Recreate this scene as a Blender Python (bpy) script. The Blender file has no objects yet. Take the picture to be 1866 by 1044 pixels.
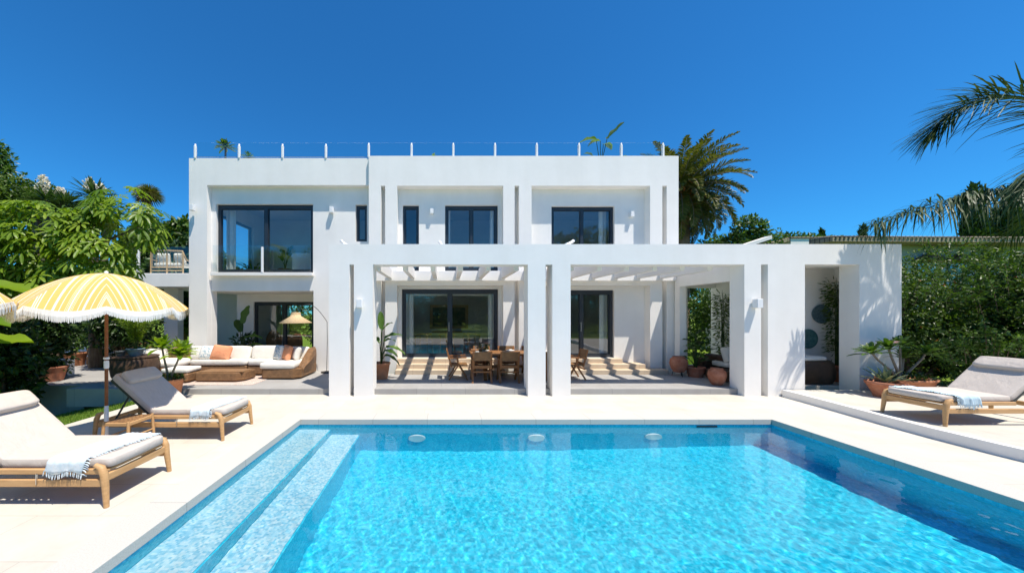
import bpy, math, random
import numpy as np
from mathutils import Vector, Matrix
PI = math.pi
R = math.radians
rng = np.random.default_rng(11)
random.seed(5)
S = bpy.context.scene
C = S.collection
CAM_H = 2.0

# scene-wide settings
SUN, SKY, AIR, DUST, OZ, EXPO = 5.0, .098, 1.0, .1, 2.0, .44
WAVE, CAUSTIC = .36, True
SKY_TINT = (.17, .75, 1.22)

# ------------------------------------------------------------------ materials
def mat(name):
    m = bpy.data.materials.new(name); m.use_nodes = True
    nt = m.node_tree
    return m, nt.nodes, nt.links, nt.nodes['Principled BSDF']

def nd(N, t, **kw):
    n = N.new(t)
    for k, v in kw.items():
        if k in n.inputs.keys(): n.inputs[k].default_value = v
        else: setattr(n, k, v)
    return n

def ramp(N, stops, interp='LINEAR'):
    r = N.new('ShaderNodeValToRGB'); e = r.color_ramp.elements
    r.color_ramp.interpolation = interp
    while len(e) > 1: e.remove(e[-1])
    e[0].position = stops[0][0]; e[0].color = (*stops[0][1], 1)
    for p, c in stops[1:]:
        x = e.new(p); x.color = (*c, 1)
    return r

def coord(N, L, kind='Object', scale=(1, 1, 1), rot=(0, 0, 0)):
    t = N.new('ShaderNodeTexCoord'); mp = N.new('ShaderNodeMapping')
    mp.inputs['Scale'].default_value = scale; mp.inputs['Rotation'].default_value = rot
    L.new(t.outputs[kind], mp.inputs['Vector'])
    return mp.outputs['Vector']

def bump(N, L, b, h, strength=.3, dist=.02):
    bp = nd(N, 'ShaderNodeBump', Strength=strength, Distance=dist)
    L.new(h, bp.inputs['Height']); L.new(bp.outputs['Normal'], b.inputs['Normal'])
    return bp

def mottled(name, c1, c2, scale=3, rough=.8, bstr=.2, bscale=60, bdist=.004, metal=0, spec=.3, kind='Object', stretch=(1, 1, 1)):
    m, N, L, b = mat(name)
    v = coord(N, L, kind, stretch)
    n = nd(N, 'ShaderNodeTexNoise', Scale=scale, Detail=6, Roughness=.6); L.new(v, n.inputs['Vector'])
    r = ramp(N, [(.3, c1), (.7, c2)]); L.new(n.outputs['Fac'], r.inputs['Fac']); L.new(r.outputs['Color'], b.inputs['Base Color'])
    b.inputs['Roughness'].default_value = rough; b.inputs['Metallic'].default_value = metal
    b.inputs['Specular IOR Level'].default_value = spec
    if bstr:
        n2 = nd(N, 'ShaderNodeTexNoise', Scale=bscale, Detail=4); L.new(v, n2.inputs['Vector'])
        bump(N, L, b, n2.outputs['Fac'], bstr, bdist)
    return m

def wood(name, c1, c2, scale=1.0, rough=.5):
    m, N, L, b = mat(name)
    v = coord(N, L, 'UV', (3 * scale, 30 * scale, 30 * scale))
    n = nd(N, 'ShaderNodeTexNoise', Scale=1.0, Detail=8, Roughness=.65, Distortion=.6); L.new(v, n.inputs['Vector'])
    r = ramp(N, [(.25, c1), (.75, c2)]); L.new(n.outputs['Fac'], r.inputs['Fac']); L.new(r.outputs['Color'], b.inputs['Base Color'])
    b.inputs['Roughness'].default_value = rough; b.inputs['Specular IOR Level'].default_value = .3
    bump(N, L, b, n.outputs['Fac'], .25, .003)
    return m

def wicker(name, c1, c2, cell=.022, dark=(.05, .025, .012)):
    m, N, L, b = mat(name)
    v = coord(N, L, 'UV')
    br = nd(N, 'ShaderNodeTexBrick', Scale=1.0)
    br.inputs['Color1'].default_value = (*c1, 1); br.inputs['Color2'].default_value = (*c2, 1); br.inputs['Mortar'].default_value = (*dark, 1)
    br.inputs['Brick Width'].default_value = cell * 2.0; br.inputs['Row Height'].default_value = cell; br.inputs['Mortar Size'].default_value = cell * .14
    br.inputs['Mortar Smooth'].default_value = .8
    n = nd(N, 'ShaderNodeTexNoise', Scale=9, Detail=5); L.new(v, n.inputs['Vector'])
    nv = nd(N, 'ShaderNodeMixRGB', blend_type='MULTIPLY'); nv.inputs['Fac'].default_value = .8
    r = ramp(N, [(.3, (.6, .55, .5)), (.7, (1.1, 1.05, 1))]); L.new(n.outputs['Fac'], r.inputs['Fac'])
    L.new(v, br.inputs['Vector']); L.new(br.outputs['Color'], nv.inputs['Color1']); L.new(r.outputs['Color'], nv.inputs['Color2'])
    L.new(nv.outputs['Color'], b.inputs['Base Color']); b.inputs['Roughness'].default_value = .55
    iv = nd(N, 'ShaderNodeMath', operation='SUBTRACT'); iv.inputs[0].default_value = 1; L.new(br.outputs['Fac'], iv.inputs[1])
    bump(N, L, b, iv.outputs[0], .8, .008)
    return m

def leafmat(name, cols, rough=.4, trans=.3, tcol=None):
    """leaf colour varies leaf by leaf through the face attribute rnd"""
    m, N, L, b = mat(name)
    a = nd(N, 'ShaderNodeAttribute', attribute_name='rnd')
    k = len(cols)
    r = ramp(N, [(i / (k - 1), c) for i, c in enumerate(cols)]); L.new(a.outputs['Fac'], r.inputs['Fac'])
    L.new(r.outputs['Color'], b.inputs['Base Color']); b.inputs['Roughness'].default_value = rough
    b.inputs['Specular IOR Level'].default_value = .4
    if trans:
        t = N.new('ShaderNodeBsdfTranslucent'); mx = nd(N, 'ShaderNodeMixShader'); mx.inputs[0].default_value = trans
        g = nd(N, 'ShaderNodeMixRGB', blend_type='MULTIPLY'); g.inputs['Fac'].default_value = 1; g.inputs['Color2'].default_value = (*(tcol or (1.6, 1.7, .7)), 1)
        L.new(r.outputs['Color'], g.inputs['Color1']); L.new(g.outputs['Color'], t.inputs['Color'])
        out = N['Material Output']
        L.new(b.outputs[0], mx.inputs[1]); L.new(t.outputs[0], mx.inputs[2]); L.new(mx.outputs[0], out.inputs['Surface'])
    return m

def plaster_mat(name, c, stain=.94):
    m, N, L, b = mat(name)
    v = coord(N, L, 'Object')
    n = nd(N, 'ShaderNodeTexNoise', Scale=.9, Detail=8, Roughness=.65); L.new(v, n.inputs['Vector'])
    d = tuple(x * stain for x in c)
    r = ramp(N, [(.35, d), (.65, c)]); L.new(n.outputs['Fac'], r.inputs['Fac'])
    # faint vertical weather streaks
    v2 = coord(N, L, 'Object', (2.2, 2.2, .12))
    n3 = nd(N, 'ShaderNodeTexNoise', Scale=1.6, Detail=5); L.new(v2, n3.inputs['Vector'])
    r3 = ramp(N, [(.35, (.972, .97, .962)), (.6, (1, 1, 1))]); L.new(n3.outputs['Fac'], r3.inputs['Fac'])
    mx = nd(N, 'ShaderNodeMixRGB', blend_type='MULTIPLY'); mx.inputs['Fac'].default_value = .7
    L.new(r.outputs['Color'], mx.inputs['Color1']); L.new(r3.outputs['Color'], mx.inputs['Color2'])
    L.new(mx.outputs['Color'], b.inputs['Base Color']); b.inputs['Roughness'].default_value = .9
    b.inputs['Specular IOR Level'].default_value = .15
    n2 = nd(N, 'ShaderNodeTexNoise', Scale=14, Detail=8, Roughness=.7); L.new(v, n2.inputs['Vector'])
    bump(N, L, b, n2.outputs['Fac'], .18, .008)
    return m

def tiles_mat(name, c1, c2, mortar, bw, rh, ms=.004, rough=.6, offset=.5, kind='Object', speckle=None, bstr=.25):
    m, N, L, b = mat(name)
    v = coord(N, L, kind)
    br = nd(N, 'ShaderNodeTexBrick', Scale=1.0, offset=offset)
    br.inputs['Color1'].default_value = (*c1, 1); br.inputs['Color2'].default_value = (*c2, 1); br.inputs['Mortar'].default_value = (*mortar, 1)
    br.inputs['Brick Width'].default_value = bw; br.inputs['Row Height'].default_value = rh; br.inputs['Mortar Size'].default_value = ms
    br.inputs['Mortar Smooth'].default_value = .3
    L.new(v, br.inputs['Vector'])
    n = nd(N, 'ShaderNodeTexNoise', Scale=(speckle or 2.2), Detail=8, Roughness=.7); L.new(v, n.inputs['Vector'])
    r = ramp(N, [(.3, (.9, .88, .85)), (.62, (1.02, 1.02, 1.02))]) if not speckle else ramp(N, [(.35, (.8, .8, .8)), (.6, (1.05, 1.05, 1.05))])
    L.new(n.outputs['Fac'], r.inputs['Fac'])
    mx = nd(N, 'ShaderNodeMixRGB', blend_type='MULTIPLY'); mx.inputs['Fac'].default_value = .9
    L.new(br.outputs['Color'], mx.inputs['Color1']); L.new(r.outputs['Color'], mx.inputs['Color2'])
    L.new(mx.outputs['Color'], b.inputs['Base Color']); b.inputs['Roughness'].default_value = rough
    b.inputs['Specular IOR Level'].default_value = .25
    n2 = nd(N, 'ShaderNodeTexNoise', Scale=40, Detail=4); L.new(v, n2.inputs['Vector'])
    sm = nd(N, 'ShaderNodeMath', operation='MULTIPLY_ADD'); sm.inputs[1].default_value = -2.0; L.new(br.outputs['Fac'], sm.inputs[0]); L.new(n2.outputs['Fac'], sm.inputs[2])
    bump(N, L, b, sm.outputs[0], bstr, .003)
    return m

def mosaic_mat(name, stops, cell=.025, rough=.25):
    m, N, L, b = mat(name)
    v = coord(N, L, 'UV', (1 / cell, 1 / cell, 1 / cell))
    fl = nd(N, 'ShaderNodeVectorMath', operation='FLOOR'); L.new(v, fl.inputs[0])
    w = nd(N, 'ShaderNodeTexWhiteNoise'); L.new(fl.outputs[0], w.inputs['Vector'])
    r = ramp(N, stops); L.new(w.outputs['Value'], r.inputs['Fac'])
    n = nd(N, 'ShaderNodeTexNoise', Scale=.06, Detail=5); L.new(v, n.inputs['Vector'])
    r2 = ramp(N, [(.3, (.86, .9, .93)), (.7, (1.06, 1.04, 1.02))]); L.new(n.outputs['Fac'], r2.inputs['Fac'])
    mx = nd(N, 'ShaderNodeMixRGB', blend_type='MULTIPLY'); mx.inputs['Fac'].default_value = 1
    L.new(r.outputs['Color'], mx.inputs['Color1']); L.new(r2.outputs['Color'], mx.inputs['Color2'])
    L.new(mx.outputs['Color'], b.inputs['Base Color']); b.inputs['Roughness'].default_value = rough
    return m

def glass_mat(name, tint, f0=.09):
    m, N, L, b = mat(name)
    N.remove(b)
    lw = nd(N, 'ShaderNodeLayerWeight'); lw.inputs['Blend'].default_value = .5
    p = nd(N, 'ShaderNodeMath', operation='POWER'); p.inputs[1].default_value = 4.0; L.new(lw.outputs['Facing'], p.inputs[0])
    ma = nd(N, 'ShaderNodeMath', operation='MULTIPLY_ADD'); ma.inputs[1].default_value = 1 - f0; ma.inputs[2].default_value = f0; L.new(p.outputs[0], ma.inputs[0])
    t = N.new('ShaderNodeBsdfTransparent'); t.inputs[0].default_value = (*tint, 1)
    g = N.new('ShaderNodeBsdfGlossy'); g.inputs['Roughness'].default_value = .0; g.inputs[0].default_value = (1, 1, 1, 1)
    mx = nd(N, 'ShaderNodeMixShader'); L.new(ma.outputs[0], mx.inputs[0]); L.new(t.outputs[0], mx.inputs[1]); L.new(g.outputs[0], mx.inputs[2])
    # a barely uneven pane
    v = coord(N, L, 'Object', (.7, .7, .7)); n = nd(N, 'ShaderNodeTexNoise', Scale=1.2, Detail=1); L.new(v, n.inputs['Vector'])
    bp = nd(N, 'ShaderNodeBump', Strength=.02, Distance=.05); L.new(n.outputs['Fac'], bp.inputs['Height']); L.new(bp.outputs['Normal'], g.inputs['Normal'])
    L.new(mx.outputs[0], N['Material Output'].inputs['Surface'])
    return m

M = {}
M['plaster'] = plaster_mat('white_plaster', (.87, .845, .81))
M['interior'] = mottled('interior_plaster', (.62, .61, .58), (.68, .67, .64), 2, .9, .05)
M['paving'] = tiles_mat('limestone_paving', (.56, .53, .47), (.53, .50, .44), (.42, .39, .34), 1.2, .6, .004, .65)
M['coping'] = tiles_mat('speckled_coping', (.55, .525, .475), (.525, .50, .455), (.38, .37, .34), 1.02, 5.0, .006, .6, 0.0, 'UV', 90)
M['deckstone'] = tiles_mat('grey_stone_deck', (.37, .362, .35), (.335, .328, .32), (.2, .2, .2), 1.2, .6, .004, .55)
M['step'] = tiles_mat('sandstone_step', (.62, .5, .37), (.56, .45, .33), (.4, .32, .24), 1.0, 2.0, .004, .6)
M['frame'] = mottled('anthracite_aluminium', (.022, .028, .038), (.03, .037, .048), 4, .35, 0, spec=.5)
M['glass'] = glass_mat('window_glass', (.82, .88, .89), .13)
M['clear'] = glass_mat('balustrade_glass', (.95, .975, .97), .035)
M['white_metal'] = mottled('white_painted_metal', (.78, .78, .78), (.82, .82, .82), 5, .4, 0)
M['dark_metal'] = mottled('dark_metal', (.02, .02, .02), (.03, .03, .03), 5, .4, 0, spec=.5)
M['steel'] = mottled('brushed_steel', (.55, .55, .55), (.62, .62, .62), 5, .3, 0, metal=1)
M['teak'] = wood('teak', (.42, .235, .10), (.60, .37, .175))
M['teak_dark'] = wood('dining_teak', (.17, .075, .028), (.30, .145, .055))
M['teak_chair'] = wood('oiled_chair_wood', (.21, .085, .03), (.34, .15, .055))
M['pole_wood'] = wood('parasol_pole_wood', (.19, .065, .022), (.28, .10, .035))
M['lounge_fabric'] = mottled('greige_fabric', (.515, .46, .415), (.55, .495, .45), 8, .95, .35, 420, .002, spec=.1)
M['cream_fabric'] = mottled('cream_fabric', (.72, .68, .61), (.77, .735, .67), 6, .95, .35, 300, .002, spec=.1)
M['orange_fabric'] = mottled('terracotta_linen', (.68, .27, .14), (.78, .36, .2), 5, .95, .3, 250, .002, spec=.1)
M['towel'] = mottled('pale_blue_towel', (.5, .64, .73), (.76, .8, .82), 14, .98, .6, 160, .006, spec=.05)
M['towel_blue'] = mottled('blue_towel', (.45, .60, .70), (.6, .71, .77), 9, .98, .6, 160, .006, spec=.05)
M['wicker'] = wicker('brown_wicker', (.34, .185, .08), (.26, .135, .055))
M['wicker_dark'] = wicker('dark_wicker', (.10, .055, .03), (.075, .04, .022))
M['cane'] = wicker('cane_weave', (.36, .2, .085), (.27, .145, .06), .03, (.1, .05, .02))
M['rattan'] = wood('rattan', (.42, .27, .12), (.55, .37, .18))
M['terracotta'] = mottled('terracotta', (.42, .16, .075), (.56, .25, .13), 5, .85, .3, 50)
M['terracotta_worn'] = mottled('worn_terracotta', (.32, .10, .05), (.47, .21, .13), 7, .9, .4, 40, .006)
M['soil'] = mottled('soil', (.03, .02, .012), (.06, .04, .025), 20, 1, .6, 60, .02)
M['thatch'] = mottled('natural_straw', (.55, .38, .2), (.72, .54, .33), 40, .95, .6, 120, .006, stretch=(1, 1, .15))
M['bluepot'] = mottled('blue_grey_glaze', (.11, .17, .22), (.2, .29, .35), 4, .45, .1, 30)
M['greypot'] = mottled('grey_glaze', (.09, .1, .11), (.15, .16, .17), 4, .5, .1, 30)
M['plate_blue'] = mottled('blue_ceramic', (.03, .07, .10), (.18, .27, .31), 22, .3, .05, spec=.5)
M['plate_green'] = mottled('green_ceramic', (.02, .09, .10), (.09, .21, .21), 16, .3, .05, spec=.5)
M['lawn'] = mottled('lawn', (.10, .17, .02), (.19, .27, .035), 6, .95, .8, 90, .03, spec=.05)
M['grass'] = leafmat('grass_blade', [(.09, .17, .02), (.17, .27, .035), (.24, .33, .06)], .6, .35)
M['earth'] = mottled('garden_earth', (.10, .075, .045), (.17, .13, .08), 3, 1, .5, 30, .03)
M['bark'] = mottled('bark', (.09, .065, .045), (.19, .145, .10), 9, .95, .8, 30, .03, stretch=(1, 1, .3))
M['stem'] = mottled('grey_stem', (.16, .14, .11), (.26, .23, .18), 9, .8, .4, 40, .01)
M['leaf_bright'] = leafmat('bright_leaf', [(.07, .14, .006), (.145, .235, .010), (.24, .32, .02)], .42, .35)
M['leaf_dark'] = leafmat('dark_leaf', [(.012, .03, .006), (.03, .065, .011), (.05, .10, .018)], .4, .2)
M['leaf_mid'] = leafmat('mid_leaf', [(.03, .07, .01), (.06, .125, .017), (.105, .18, .028)], .4, .28)
M['leaf_hedge'] = leafmat('hedge_leaf', [(.020, .050, .005), (.050, .10, .009), (.11, .175, .02)], .42, .28)
M['leaf_yucca'] = leafmat('yucca_leaf', [(.03, .07, .018), (.06, .12, .03), (.11, .17, .05)], .4, .12)
M['leaf_palm'] = leafmat('palm_leaf', [(.035, .055, .008), (.07, .095, .012), (.12, .13, .02), (.19, .16, .05)], .4, .2)
M['leaf_queen'] = leafmat('queen_palm_leaf', [(.018, .045, .012), (.035, .075, .02), (.075, .10, .028)], .5, .15)
M['leaf_aloe'] = leafmat('aloe_leaf', [(.12, .17, .09), (.2, .25, .14), (.27, .28, .16)], .5, .1)
M['leaf_dead'] = leafmat('dry_frond', [(.16, .09, .03), (.25, .14, .05)], .8, .15, (1.2, 1, .7))
M['bloom_white'] = leafmat('cream_bloom', [(.75, .68, .52), (.85, .8, .68)], .7, .3, (1, 1, .9))
M['bloom_pink'] = leafmat('pink_bloom', [(.8, .5, .5), (.85, .68, .62)], .6, .3, (1, .9, .9))
M['bloom_red'] = leafmat('red_bloom', [(.62, .09, .12), (.75, .2, .2)], .6, .3, (1, .8, .8))
M['roof_tile'] = tiles_mat('barrel_tiles', (.40, .33, .24), (.30, .24, .17), (.13, .1, .08), .25, .35, .03, .9, 0, 'UV', None, 1.0)
M['grey_wall'] = mottled('neighbour_wall', (.34, .39, .50), (.40, .45, .56), 2, .9, .1)
M['trunk_palm'] = mottled('palm_trunk', (.14, .10, .07), (.28, .21, .14), 6, .95, 1, 14, .06, stretch=(1, 1, 3))
M['ceramic'] = mottled('white_ceramic', (.78, .77, .74), (.82, .81, .79), 3, .2, 0, spec=.5)
M['linen'] = mottled('white_linen', (.72, .7, .66), (.8, .78, .74), 8, .9, .2, 200)
M['pool_blue'] = mosaic_mat('pool_mosaic', [(0, (.015, .50, .70)), (.5, (.03, .60, .80)), (1, (.10, .68, .86))])
M['pool_pale'] = mosaic_mat('pool_shallow_bright_mosaic', [(0, (.26, .56, .72)), (.5, (.45, .70, .80)), (1, (.70, .82, .86))])  # paler than the floor: bright shallow water over the steps put into the tile colour
M['rug'] = tiles_mat('woven_rug', (.56, .43, .37), (.68, .58, .52), (.45, .33, .28), .05, .05, .006, .95, .5, 'Object', None, .4)
M['wine_glass'] = glass_mat('wine_glass', (.95, .97, .97), .08)
M['picture'] = mottled('picture_print', (.04, .06, .05), (.2, .16, .1), 5, .7, 0)
M['screen_white'] = mottled('white_canvas', (.66, .66, .64), (.72, .72, .7), 3, .8, .1)
M['brown_hood'] = mottled('brown_hood', (.14, .08, .055), (.2, .12, .08), 6, .9, .2)
M['lamp_light'] = mottled('frosted_cover', (.8, .79, .75), (.84, .83, .8), 3, .5, 0)

M['bloom_orange'] = mottled('orange_bloom', (.34, .12, .03), (.42, .18, .04), 9, .8, 0)
def creased(m, scale=4.5, strength=.35, dist=.03):
    """soft wrinkles on top of the weave"""
    N, L = m.node_tree.nodes, m.node_tree.links; b = N['Principled BSDF']; old = b.inputs['Normal'].links[0].from_node
    v = coord(N, L, 'Object', (1, 2.2, 1)); n = nd(N, 'ShaderNodeTexNoise', Scale=scale, Detail=3, Distortion=1.6); L.new(v, n.inputs['Vector'])
    bp = nd(N, 'ShaderNodeBump', Strength=strength, Distance=dist); L.new(n.outputs['Fac'], bp.inputs['Height']); L.new(old.outputs['Normal'], bp.inputs['Normal']); L.new(bp.outputs['Normal'], b.inputs['Normal'])
creased(M['lounge_fabric']); creased(M['cream_fabric'], 6, .3); creased(M['orange_fabric'], 7, .4)
def fabric_pattern(name, base, ink, scale):
    m, N, L, b = mat(name)
    v = coord(N, L, 'UV')
    n = nd(N, 'ShaderNodeTexVoronoi', Scale=scale, feature='DISTANCE_TO_EDGE'); L.new(v, n.inputs['Vector'])
    n2 = nd(N, 'ShaderNodeTexNoise', Scale=scale * .8, Detail=3); L.new(v, n2.inputs['Vector'])
    ad = nd(N, 'ShaderNodeMath', operation='ADD'); L.new(n.outputs['Distance'], ad.inputs[0]); L.new(n2.outputs['Fac'], ad.inputs[1])
    r = ramp(N, [(.48, ink), (.6, base)]); L.new(ad.outputs[0], r.inputs['Fac']); L.new(r.outputs['Color'], b.inputs['Base Color'])
    b.inputs['Roughness'].default_value = .95
    return m
M['blue_print'] = fabric_pattern('blue_leaf_print', (.74, .72, .68), (.3, .42, .48), 14)

def parasol_mat():
    m, N, L, b = mat('striped_canvas')
    a = nd(N, 'ShaderNodeAttribute', attribute_name='gore')
    ab = nd(N, 'ShaderNodeMath', operation='ABSOLUTE'); L.new(a.outputs['Fac'], ab.inputs[0])
    Y, Wt = (.76, .485, .15), (.80, .78, .71)
    st = [(0, Wt), (.004, Y)]
    for p, w in ((.016, .007), (.032, .007), (.088, .007), (.140, .022), (.222, .008), (.285, .007), (.302, .007), (.319, .007)):
        st += [(p, Wt), (p + w, Y)]
    r = ramp(N, st, 'CONSTANT'); L.new(ab.outputs[0], r.inputs['Fac']); L.new(r.outputs['Color'], b.inputs['Base Color'])
    b.inputs['Roughness'].default_value = .9; b.inputs['Specular IOR Level'].default_value = .1
    t = N.new('ShaderNodeBsdfTranslucent'); L.new(r.outputs['Color'], t.inputs['Color'])
    mx = nd(N, 'ShaderNodeMixShader'); mx.inputs[0].default_value = .22
    v = coord(N, L, 'Object'); n = nd(N, 'ShaderNodeTexNoise', Scale=9, Detail=4); L.new(v, n.inputs['Vector']); bump(N, L, b, n.outputs['Fac'], .25, .02)
    L.new(b.outputs[0], mx.inputs[1]); L.new(t.outputs[0], mx.inputs[2]); L.new(mx.outputs[0], N['Material Output'].inputs['Surface'])
    return m
M['canvas'] = parasol_mat()

def water_mat():
    m, N, L, b = mat('pool_water')
    N.remove(b)
    g = N.new('ShaderNodeBsdfGlass'); g.inputs['IOR'].default_value = 1.33; g.inputs['Roughness'].default_value = 0; g.inputs['Color'].default_value = (.90, .985, 1, 1)
    L.new(g.outputs[0], N['Material Output'].inputs['Surface'])
    return m
M['water'] = water_mat()

# ------------------------------------------------------------------ mesh helpers
ORG = {}
class MB:
    def __init__(s): s.v = []; s.f = []; s.sm = []
    def add(s, vs, fs, smooth=False):
        o = len(s.v); s.v += [tuple(p) for p in vs]; s.f += [tuple(i + o for i in f) for f in fs]; s.sm += [smooth] * len(fs); return s
    def box(s, x0, x1, y0, y1, z0, z1, M4=None):
        vs = [(x, y, z) for z in (z0, z1) for y in (y0, y1) for x in (x0, x1)]
        if M4 is not None: vs = [M4 @ Vector(p) for p in vs]
        return s.add(vs, [(0, 2, 3, 1), (4, 5, 7, 6), (0, 1, 5, 4), (2, 6, 7, 3), (0, 4, 6, 2), (1, 3, 7, 5)])
    def rbox(s, x0, x1, y0, y1, z0, z1, r=.01, M4=None):
        """box with chamfered edges"""
        cx, cy, cz = (x0 + x1) / 2, (y0 + y1) / 2, (z0 + z1) / 2; hx, hy, hz = (x1 - x0) / 2, (y1 - y0) / 2, (z1 - z0) / 2
        r = min(r, hx * .9, hy * .9, hz * .9); V = []; idx = {}
        for sx in (-1, 1):
            for sy in (-1, 1):
                for sz in (-1, 1):
                    for ax in range(3):
                        h = [hx - r, hy - r, hz - r]; h[ax] += r
                        idx[(sx, sy, sz, ax)] = len(V); V.append((cx + sx * h[0], cy + sy * h[1], cz + sz * h[2]))
        F = []
        for ax in range(3):
            for sg in (-1, 1):
                a, b = [k for k in range(3) if k != ax]; q = []
                for u, w in ((-1, -1), (1, -1), (1, 1), (-1, 1)):
                    t = [0, 0, 0]; t[ax] = sg; t[a] = u; t[b] = w; q.append(idx[(*t, ax)])
                F.append(q if (sg > 0) != (ax == 1) else q[::-1])
        for ax in range(3):
            a, b = [k for k in range(3) if k != ax]
            for u in (-1, 1):
                for w in (-1, 1):
                    q = []
                    for sg, k in ((-1, a), (-1, b), (1, b), (1, a)):
                        t = [0, 0, 0]; t[ax] = sg; t[a] = u; t[b] = w; q.append(idx[(*t, k)])
                    F.append(q)
        for sx in (-1, 1):
            for sy in (-1, 1):
                for sz in (-1, 1): F.append([idx[(sx, sy, sz, k)] for k in range(3)])
        if M4 is not None: V = [M4 @ Vector(p) for p in V]
        return s.add(V, F)
    def tube(s, pts, rad, n=8, caps=True):
        pts = [Vector(p) for p in pts]; k = len(pts)
        rad = rad if hasattr(rad, '__len__') else [rad] * k
        V = []; u = None
        for i, p in enumerate(pts):
            t = (pts[min(i + 1, k - 1)] - pts[max(i - 1, 0)]).normalized()
            if u is None: u = t.orthogonal().normalized()
            else: u = (u - t * u.dot(t)).normalized()
            w = t.cross(u)
            for j in range(n):
                a = 2 * PI * j / n; V.append(p + (u * math.cos(a) + w * math.sin(a)) * rad[i])
        F = [(i * n + j, i * n + (j + 1) % n, (i + 1) * n + (j + 1) % n, (i + 1) * n + j) for i in range(k - 1) for j in range(n)]
        s.add(V, F, True)
        if caps: s.add([V[j] for j in range(n)], [tuple(range(n))[::-1]]); s.add([V[(k - 1) * n + j] for j in range(n)], [tuple(range(n))])
        return s
    def lathe(s, prof, n=32, c=(0, 0, 0), smooth=True, sx=1, sy=1):
        V = []
        for r, z in prof:
            for j in range(n):
                a = 2 * PI * j / n; V.append((c[0] + r * math.cos(a) * sx, c[1] + r * math.sin(a) * sy, c[2] + z))
        k = len(prof)
        F = [(i * n + j, i * n + (j + 1) % n, (i + 1) * n + (j + 1) % n, (i + 1) * n + j) for i in range(k - 1) for j in range(n)]
        s.add(V, F, smooth)
        if prof[0][0] > 1e-4: s.add(V[:n], [tuple(range(n))[::-1]])
        if prof[-1][0] > 1e-4: s.add(V[(k - 1) * n:], [tuple(range(n))])
        return s
    def beam(s, a, b, w, h, up=(0, 0, 1), w2=None, h2=None):
        """a bar of w x h from a to b, tapering to w2 x h2"""
        a, b = Vector(a), Vector(b); t = (b - a).normalized(); u = t.cross(Vector(up))
        if u.length < 1e-4: u = t.cross(Vector((1, 0, 0)))
        u.normalize(); v = u.cross(t)
        V = []
        for p, ww, hh in ((a, w, h), (b, w2 or w, h2 or h)):
            for i, j in ((-1, -1), (1, -1), (1, 1), (-1, 1)): V.append(p + u * i * ww / 2 + v * j * hh / 2)
        return s.add(V, [(0, 1, 2, 3), (7, 6, 5, 4), (0, 4, 5, 1), (1, 5, 6, 2), (2, 6, 7, 3), (3, 7, 4, 0)])
    def prism(s, poly, z0, z1):
        n = len(poly)
        V = [(x, y, z0) for x, y in poly] + [(x, y, z1) for x, y in poly]
        return s.add(V, [tuple(range(n))[::-1], tuple(range(n, 2 * n))] + [(i, (i + 1) % n, n + (i + 1) % n, n + i) for i in range(n)])
    def cushion(s, cx, cy, cz, hx, hy, hz, e=.35, n=14, M4=None, puff=0.0, wob=0.0, seed=0):
        """a stuffed rounded slab: superellipsoid, optionally pinched at its corners"""
        V = []; F = []; rr = np.random.default_rng(seed)
        ph = rr.uniform(0, 6, 6)
        sg = lambda t, p: math.copysign(abs(t) ** p, t)
        m = n * 2
        for i in range(n + 1):
            la = -PI / 2 + PI * i / n
            for j in range(m):
                lo = 2 * PI * j / m
                x = sg(math.cos(la), e) * sg(math.cos(lo), e); y = sg(math.cos(la), e) * sg(math.sin(lo), e); z = sg(math.sin(la), e)
                k = 1 - puff * (abs(x) ** 3 * .5 + abs(y) ** 3 * .5)
                p = Vector((cx + x * hx * (1 + .03 * puff), cy + y * hy * (1 - (.75 * puff * (max(abs(x), abs(z)) ** 4) if hy < min(hx, hz) else 0)), cz + z * hz * (k if hz < hy else 1 - .10 * puff * (1 - abs(x) ** 2))))
                if wob: p += Vector((0, 0, 1)) * wob * (math.sin(9 * x + ph[0]) * math.sin(7 * y + ph[1]) + .6 * math.sin(17 * x + ph[2] + 5 * y))
                V.append(M4 @ p if M4 is not None else p)
        for i in range(n):
            for j in range(m): F.append((i * m + j, i * m + (j + 1) % m, (i + 1) * m + (j + 1) % m, (i + 1) * m + j))
        return s.add(V, F, True)
    def wall(s, axis, xs, zs, holes, d0, d1):
        """wall in the plane axis=const ('y' facing -y or 'x'), thickness d0..d1, with rectangular holes; no hidden inner faces"""
        X = sorted(set([xs[0], xs[1]] + [min(max(v, xs[0]), xs[1]) for h in holes for v in h[:2]]))
        Z = sorted(set([zs[0], zs[1]] + [min(max(v, zs[0]), zs[1]) for h in holes for v in h[2:]]))
        def solid(i, j):
            if i < 0 or j < 0 or i >= len(X) - 1 or j >= len(Z) - 1: return False
            cx, cz = (X[i] + X[i + 1]) / 2, (Z[j] + Z[j + 1]) / 2
            return not any(h[0] < cx < h[1] and h[2] < cz < h[3] for h in holes)
        P = (lambda a, d, z: (a, d, z)) if axis == 'y' else (lambda a, d, z: (d, a, z))
        for i in range(len(X) - 1):
            for j in range(len(Z) - 1):
                if not solid(i, j): continue
                a, b, c, d = X[i], X[i + 1], Z[j], Z[j + 1]
                s.add([P(a, d0, c), P(b, d0, c), P(b, d0, d), P(a, d0, d)], [(0, 1, 2, 3)])
                s.add([P(a, d1, c), P(b, d1, c), P(b, d1, d), P(a, d1, d)], [(3, 2, 1, 0)])
                for di, dj, q in ((-1, 0, ((a, c), (a, d))), (1, 0, ((b, c), (b, d))), (0, -1, ((a, c), (b, c))), (0, 1, ((a, d), (b, d)))):
                    if not solid(i + di, j + dj):
                        (u0, w0), (u1, w1) = q
                        s.add([P(u0, d0, w0), P(u1, d0, w1), P(u1, d1, w1), P(u0, d1, w0)], [(0, 1, 2, 3)])
        return s
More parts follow.
